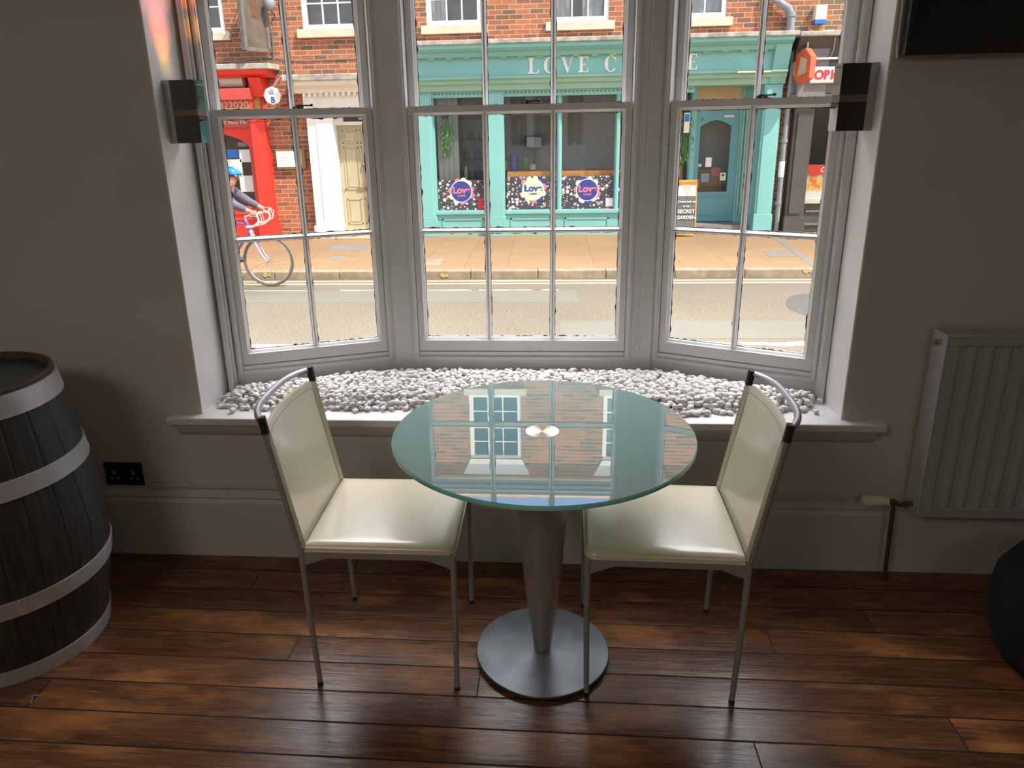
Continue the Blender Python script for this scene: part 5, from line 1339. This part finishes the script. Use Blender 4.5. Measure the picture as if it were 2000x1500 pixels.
# downpipe and alarm box
p = [at(1508, -30, FY), at(1512, 0, FY), at(1520, 8, FY), at(1536, 18, FY), at(1541, 30, FY), at(1539, 70, FY)]
t = thing('drainpipe', 'grey cast iron drainpipe with a bend above the teal shopfront', 'drainpipe', (p[3][0], FY-.1, 3))
MB().tube([(a, FY-.10, z) for a, z in p], .060, 14).build('pipe', 'pipe', t, smooth=True)
mb = MB()
for q in (at(1541, 30, FY), at(1513, 2, FY)): mb.cyl((q[0], FY-.10, 0), .075, q[1]-.03, q[1]+.03, 16)
mb.build('collar', 'pipe', t, smooth=True)
p = [at(1524, 210, FY), at(1522, 300, FY), at(1519, 440, FY)]
t = thing('drainpipe', 'slim grey drainpipe running down between the teal and the dark shopfronts', 'drainpipe', (p[0][0], FY-.1, 1))
mb = MB().tube([(3.80, FY-.16, 2.3), (3.79, FY-.16, 1.0), (3.80, FY-.16, PZ)], .040, 12); mb.cyl((3.79, FY-.16, 0), .052, 1.10, 1.16, 14).cyl((3.79, FY-.16, 0), .052, .1, .16, 14)
mb.build('pipe', 'pipe', t, smooth=True); MB().cyl((3.79, FY-.16, 0), .047, .55, .80, 14).build('white_sleeve', 'signw', t, smooth=True)
(a, c), (b, e) = at(1590, 47, FY-.12), at(1616, 9, FY-.12)
t = thing('alarm_box', 'cream alarm box with a blue base on the brick above the dark shopfront', 'alarm box', (a, FY-.1, c))
box(a, b, FY-.15, FY, c+.06, e).build('cover', 'boxw', t, bevel=.008); box(a, b, FY-.15, FY, c, c+.06).build('base', 'bluesign', t, bevel=.006)

# ---------------------------------------------------------------- dark shopfront on the right
t = ds = thing('dark_shopfront', 'grey black takeaway shopfront at the far right with a white ORI sign', 'shopfront', (5, FY, PZ))
box(3.78, 9, FY-.52, FY, 2.66, 2.73).build('ledge', 'ledge', t, bevel=.012)
MB().prism([(FY, 2.66), (FY-.46, 2.66), (FY-.40, 2.56), (FY-.30, 2.46), (FY-.28, 2.32), (FY, 2.32)], 'x', 3.80, 9).build('cornice', 'blk', t)
box(3.80, 9, FY-.20, FY, 1.84, 2.34).build('fascia', 'blk2', t)
mb = MB(); 
for zz in (1.80, 1.74, 1.68): mb.box(3.80, 9, FY-.26+.03*(1.8-zz)*10, FY, zz-.02, zz+.03)
mb.build('fascia_moulding', 'blk2', t)
p = box(3.90, 4.20, FY-.22, FY+.1, PZ, 1.66).build('pilaster', 'blk', t)
MB().box(3.95, 4.15, FY-.25, FY-.2, PZ+.35, 1.55).box(3.88, 4.22, FY-.27, FY, PZ, PZ+.30).build('pilaster_moulding', 'blk', p)
box(3.86, 4.30, FY-.34, FY, 1.70, 2.50).build('console', 'blk2', t, bevel=.015)
box(3.72, 3.90, FY-.02, FY+.1, PZ, 1.9).build('brick_strip', 'brick2', t)
(a, c), (b, e) = at(1581, 163, FY-.38), at(1660, 129, FY-.38)
sg = box(a, b+.5, FY-.40, FY-.20, c, e).build('name_sign', 'signw', t, bevel=.02)
H_ = e-c; text('ORIGINAL', H_*.78, 'signr', t, a+.055, FY-.406, c+H_*.25, .003, .007, align='LEFT', sx=.92)
x, z = at(1585, 115, FY-.4); MB().tube([(x, FY-.42, z), (x+2.5, FY-.42, z)], .016, 8).build('light_tube', 'signw', t)
(a, c), (b, e) = at(1553, 160, FY-.6), at(1577, 96, FY-.6)
X = Matrix.Translation((3.86, FY-.26, 0)) @ Matrix.Rotation(math.radians(-68), 4, 'Z')
t2 = thing('projecting_sign', 'orange lozenge shaped sign projecting above the dark shopfront', 'sign', (a, FY-.5, c))
zc = (c+e)/2
MB().prism([(0, zc-.18), (.09, zc-.26), (.34, zc-.18), (.34, zc+.13), (.20, zc+.26), (0, zc+.18)], 'y', -.05, .05, X).build('sign_box', 'orange', t2)
MB().prism([(-.16, zc-.05), (.0, zc-.16), (.0, zc+.20), (-.07, zc+.26), (-.16, zc+.22)], 'y', -.03, .03, X).build('back_board', 'cream', t2)
MB().prism([(0.01, zc-.175), (.09, zc-.25), (.33, zc-.175), (.33, zc+.125), (.20, zc+.25), (0.01, zc+.175)], 'y', -.056, .056, X).build('sign_face', 'orange', t2)
MB().prism([(.08, zc-.14), (.26, zc-.10), (.26, zc+.1), (.12, zc+.14)], 'y', -.060, .060, X).build('sign_print', 'peach', t2)
MB().tube([X @ Vector((.18, 0, zc+.24)), X @ Vector((.18, .0, zc+.34)), (3.95, FY-.3, zc+.34)], .012, 6).build('bracket', 'stone', t2)
box(4.22, 9, FY+.02, FY+.08, PZ, .12).build('stall_riser', 'blk', t)
mb = MB().box(4.30, 8.9, FY-.01, FY+.02, -.05, -.02).box(4.30, 8.9, FY-.01, FY+.02, PZ+.12, PZ+.15); mb.build('riser_moulding', 'blk2', t)
box(4.20, 9, FY-.06, FY+.1, .10, .17).build('shop_sill', 'cream', t)
box(4.22, 9, FY+.04, FY+.05, .17, 1.68).build('shop_window_pane', 'xglass', t)
box(4.24, 6.2, FY+.07, FY+.09, .17, .72).build('window_poster', 'poster', t)
box(4.24, 6.2, FY+.055, FY+.072, .56, .72).build('poster_band', 'red', t); text('Great', .12, 'chalk', t, 4.62, FY+.05, .60, .001, .001, shear=.3)
box(4.24, 6.2, FY+.055, FY+.071, .17, .27).build('poster_foot', 'chalk', t)
o = box(4.1, 9, FY+.9, FY+1.0, PZ, 2.2).build('takeaway_back_wall', 'dark'); struct(o, 'dark interior wall behind the takeaway window', 'wall')

# ================================================================ CYCLIST AND BICYCLE
BY = 9.42
hub = (-3.705, GZ+.34); rhub = (-4.70, GZ+.34); BB = (-4.27, GZ+.28)
bk_ = thing('bicycle', 'purple and white racing bicycle ridden past the shops on the left', 'bicycle', (-4.2, BY, GZ))
def wheel(cx, cz):
    w_ = MB().tube([(cx+.325*math.cos(a), BY, cz+.325*math.sin(a)) for a in np.linspace(0, 2*PI, 64, endpoint=False)], .0155, 10, closed=True).build('wheel', 'tyre', bk_, smooth=True)
    MB().tube([(cx+.302*math.cos(a), BY, cz+.302*math.sin(a)) for a in np.linspace(0, 2*PI, 64, endpoint=False)], .010, 8, closed=True).build('rim', 'spoke', w_, smooth=True)
    mb = MB()
    for k in range(28):
        a = 2*PI*k/28; b = a+(.5 if k % 2 else -.5); s = 1 if k % 4 < 2 else -1
        mb.tube([(cx+.02*math.cos(b), BY+s*.03, cz+.02*math.sin(b)), (cx+.30*math.cos(a), BY, cz+.30*math.sin(a))], .0014, 4)
    mb.build('spokes', 'spoke', w_)
    MB().cyl((cx, 0, cz), .018, BY-.05, BY+.05, 14, 'y').build('hub', 'spoke', w_, smooth=True)
wheel(*hub); wheel(*rhub)
HT0, HT1 = (-3.905, GZ+.735), (-3.945, GZ+.86)     # head tube
ST = (-4.50, GZ+.86)
mb = MB()
def tb(a, b, r_=.016, y0=0, y1=0): mb.tube([(a[0], BY+y0, a[1]), (b[0], BY+y1, b[1])], r_, 10)
tb(HT0, HT1, .020); tb((HT1[0]+.01, HT1[1]-.03), ST, .015); tb(HT0, BB, .018); tb(BB, (ST[0]-.01, ST[1]+.02), .016)
for s in (-1, 1): tb(BB, rhub, .009, s*.03, s*.06); tb((ST[0], ST[1]-.03), rhub, .008, s*.02, s*.06)
mb.build('frame', 'frame', bk_, smooth=True)
mb = MB()
for s in (-1, 1): mb.tube([(HT0[0]+.01, BY+s*.02, HT0[1]-.01), (HT0[0]+.05, BY+s*.045, HT0[1]-.12), (-3.77, BY+s*.05, GZ+.43), (hub[0], BY+s*.05, hub[1])], [.014, .014, .011, .008], 8)
mb.sphere((HT0[0]+.01, BY, HT0[1]-.01), .03, 10, 8); mb.build('fork', 'framel', bk_, smooth=True)
hx, hz = -3.80, .455
mb = MB().tube([(HT1[0], BY, HT1[1]), (HT1[0]-.01, BY, HT1[1]+.06), (hx, BY, hz)], .013, 10); mb.build('stem', 'framel', bk_, smooth=True)
mb = MB().tube([(hx, BY-.20, hz), (hx, BY+.20, hz)], .013, 10)
for s in (-1, 1):
    y = BY+s*.20
    mb.tube([(hx, y, hz), (hx+.05, y, hz+.005), (hx+.095, y, hz-.01), (hx+.105, y, hz-.05), (hx+.085, y, hz-.10), (hx+.02, y, hz-.135), (hx-.07, y, hz-.14)], .015, 10)
    mb.tube([(hx+.085, y, hz), (hx+.115, y, hz+.045), (hx+.125, y, hz+.05)], .013, 8)
mb.build('handlebar', 'tape', bk_, smooth=True)
mb = MB()
for s in (-1, 1):
    y = BY+s*.20
    mb.tube([(hx+.12, y, hz+.04), (hx+.165, y, hz+.02), (hx+.16, y-s*.03, hz-.06), (hx+.06, y-s*.1, hz-.14), (hx-.08, BY, hz-.16)], .0045, 6)
    mb.tube([(hx+.12, y, hz+.035), (hx+.145, y, hz-.03), (hx+.135, y, hz-.09)], .006, 6)
mb.build('brake_levers_and_cables', 'tape', bk_, smooth=True)
mb = MB().tube([(ST[0]-.005, BY, ST[1]), (ST[0]-.03, BY, ST[1]+.14)], .013, 8).build('seat_post', 'spoke', bk_, smooth=True)
MB().sphere((ST[0]-.05, BY, ST[1]+.155), .13, 16, 8, sc=(1, .5, .22)).build('saddle', 'black', bk_, smooth=True)
mb = MB().lathe([(.085, BY-.045), (.085, BY-.040)], (BB[0], 0, BB[1]), 30, axis='y'); mb.build('chainring', 'spoke', bk_)
ca = math.radians(20); PD = {}
mb = MB()
for s in (-1, 1):
    a = ca if s < 0 else ca+PI; px_, pz_ = BB[0]+.17*math.cos(a), BB[1]+.17*math.sin(a); PD[s] = (px_, BY+s*.12, pz_)
    mb.tube([(BB[0], BY+s*.06, BB[1]), (px_, BY+s*.075, pz_)], .010, 8); mb.box(px_-.045, px_+.045, BY+s*.075, BY+s*.16, pz_-.012, pz_+.012)
mb.build('cranks', 'spoke', bk_)

# rider: one skinned body, clothing and helmet over it
rid = thing('cyclist', 'person in a blue helmet and grey purple jacket riding the bicycle', 'person', (-4.4, BY, GZ+.9))
def skinned(name, joints, edges, radii, root, m_, parent, sub=2):
    me = bpy.data.meshes.new(name); off = Vector((0, 0, 0)); p = parent
    while p is not None: off += p.location; p = p.parent
    me.from_pydata([tuple(Vector(j)-off) for j in joints], edges, [])
    o = bpy.data.objects.new(name, me); C.objects.link(o); o.parent = parent
    md = o.modifiers.new('skin', 'SKIN'); md.use_smooth_shade = True
    for i, r_ in enumerate(radii): me.skin_vertices[0].data[i].radius = (r_, r_) if not isinstance(r_, tuple) else r_
    me.skin_vertices[0].data[root].use_root = True
    ms = o.modifiers.new('sub', 'SUBSURF'); ms.levels = sub; ms.render_levels = sub
    bpy.context.view_layer.update()
    me2 = bpy.data.meshes.new_from_object(o.evaluated_get(bpy.context.evaluated_depsgraph_get()))
    o.modifiers.clear(); o.data = me2; me2.materials.clear(); me2.materials.append(M[m_]); me2.name = name
    for p_ in me2.polygons: p_.use_smooth = True
    return o
hipx, hipz = ST[0]-.03, ST[1]+.235
shx, shz = -4.155, GZ+1.26
nkx, nkz = -4.115, GZ+1.315
HX, HZ = -4.065, GZ+1.43
hands = {s: (hx+.045, BY+s*.20, hz+.035) for s in (-1, 1)}
def knee(hp, an, L1, L2):
    dx_, dz_ = an[0]-hp[0], an[2]-hp[2]; D = math.hypot(dx_, dz_); D = min(D, L1+L2-.001)
    a_ = math.acos((L1*L1+D*D-L2*L2)/(2*L1*D)); th = math.atan2(dz_, dx_)+a_
    return (hp[0]+L1*math.cos(th), hp[1], hp[2]+L1*math.sin(th))
J = [(hipx, BY, hipz), (hipx+.08, BY, hipz+.12), (-4.31, BY, GZ+1.20), (shx-.02, BY, shz-.02), (nkx, BY, nkz), (HX-.01, BY, HZ-.07), (HX, BY, HZ+.03)]
Rr = [.13, .125, .135, .12, .055, .07, .085]; E_ = [(0, 1), (1, 2), (2, 3), (3, 4), (4, 5), (5, 6)]
for s in (-1, 1):
    b0 = len(J); el = (shx+.17, BY+s*.225, GZ+1.10)
    J += [(shx, BY+s*.15, shz-.02), el, (hands[s][0]-.045, hands[s][1], hands[s][2]+.022), (hands[s][0]-.005, hands[s][1], hands[s][2]+.018)]
    Rr += [.068, .045, .028, .026]; E_ += [(3, b0), (b0, b0+1), (b0+1, b0+2), (b0+2, b0+3)]
    b1 = len(J); hp = (hipx+.02, BY+s*.10, hipz-.03); an = (PD[s][0]-.05, BY+s*.115, PD[s][2]+.10); kn = knee(hp, an, .43, .43)
    J += [hp, kn, ((kn[0]+an[0])/2-.02, an[1], (kn[2]+an[2])/2+.03), an, (PD[s][0]+.06, BY+s*.115, PD[s][2]+.035)]
    Rr += [.095, .062, .055, .036, .038]; E_ += [(0, b1), (b1, b1+1), (b1+1, b1+2), (b1+2, b1+3), (b1+3, b1+4)]
body_ = skinned('body', J, E_, Rr, 0, 'skin', rid)
# jacket over trunk and arms
Jj = [J[0], J[1], J[2], J[3], (nkx-.005, BY, nkz-.035)]; Rj = [.145, .14, .15, .135, .072]; Ej = [(0, 1), (1, 2), (2, 3), (3, 4)]
for s in (-1, 1):
    b0 = len(Jj); el = (shx+.17, BY+s*.225, GZ+1.10)
    Jj += [(shx, BY+s*.15, shz-.02), el, (hands[s][0]-.065, hands[s][1], hands[s][2]+.035)]; Rj += [.082, .057, .040]; Ej += [(3, b0), (b0, b0+1), (b0+1, b0+2)]
skinned('jacket', Jj, Ej, Rj, 0, 'jacket', rid)
Js = [J[0]]; Rs = [.148]; Es = []
for s, b1 in ((-1, 11), (1, 20)):
    hp, kn = J[b1], J[b1+1]; md_ = tuple(hp[i]*.35+kn[i]*.65 for i in range(3)); b0 = len(Js); Js += [hp, md_]; Rs += [.108, .086]; Es += [(0, b0), (b0, b0+1)]
skinned('shorts', Js, Es, Rs, 0, 'shorts', rid)
for s, b1 in ((-1, 11), (1, 20)):
    MB().sphere((PD[s][0]+.01, BY+s*.115, PD[s][2]+.045), .13, 14, 8, sc=(1, .38, .36)).build('shoe', 'shoe', rid, smooth=True)
box(shx-.02, shx+.02, BY-.235, BY-.205, GZ+1.13, GZ+1.22).build('reflective_patch', 'hivis', rid, bevel=.01)
# face
MB().sphere((HX+.085, BY, HZ-.01), .018, 10, 8, sc=(1, .7, 1.4)).build('nose', 'skin', rid, smooth=True)
for s in (-1, 1):
    MB().sphere((HX-.005, BY+s*.080, HZ+.0), .024, 10, 8, sc=(.7, .4, 1.2)).build('ear', 'skin', rid, smooth=True)
    MB().sphere((HX+.078, BY+s*.030, HZ+.022), .009, 10, 8).build('eye', 'black', rid, smooth=True)
    # fingers curled round the brake hood
    for k in range(4):
        x_ = hands[s][0]-.022+k*.019; y_, z_ = hands[s][1], hands[s][2]-.015; L_ = (.9, 1, .97, .8)[k]
        MB().tube([(x_, y_-s*.004, z_+.042), (x_+.003, y_+s*.024, z_+.032*L_), (x_+.004, y_+s*.030, z_+.004), (x_+.002, y_+s*.018, z_-.018*L_)], [.009, .009, .008, .006], 8).build('finger', 'skin', rid, smooth=True)
    MB().tube([(hands[s][0]-.03, hands[s][1]-s*.012, hands[s][2]+.02), (hands[s][0]-.008, hands[s][1]-s*.030, hands[s][2]+.008), (hands[s][0]+.012, hands[s][1]-s*.030, hands[s][2]-.008)], [.011, .009, .007], 8).build('thumb', 'skin', rid, smooth=True)
box(HX+.078, HX+.090, BY-.022, BY+.022, HZ-.048, HZ-.042).build('mouth', 'signr', rid)
# helmet with ridges
hm = MB()
def hel(u, v):
    a = 2*PI*u; e_ = PI/2*v; k = 1+.035*math.cos(a*6)
    return (HX-.005+.135*k*math.cos(e_)*math.cos(a), BY+.098*k*math.cos(e_)*math.sin(a), HZ+.035+.105*math.sin(e_)+.02*math.cos(a)*math.cos(e_)*-1)
hm.grid(hel, 49, 12); h_ = hm.build('helmet', 'helmet', rid, smooth=True)
md = h_.modifiers.new('t', 'SOLIDIFY'); md.thickness = .012
mb = MB()
for y_ in (-.055, 0, .055): mb.tube([(HX-.11+.22*i/10, BY+y_*(1-.2*abs(i-5)/5), HZ+.050+.096*math.sqrt(max(.02, 1-((i-5)/5.6)**2))*(1 if y_ == 0 else .86)) for i in range(11)], .009, 8)
mb.build('helmet_ridge', 'helmet2', rid, smooth=True)
box(HX+.10, HX+.145, BY-.07, BY+.07, HZ+.025, HZ+.035).build('helmet_peak', 'black', rid, bevel=.004)
bpy.context.view_layer.update()
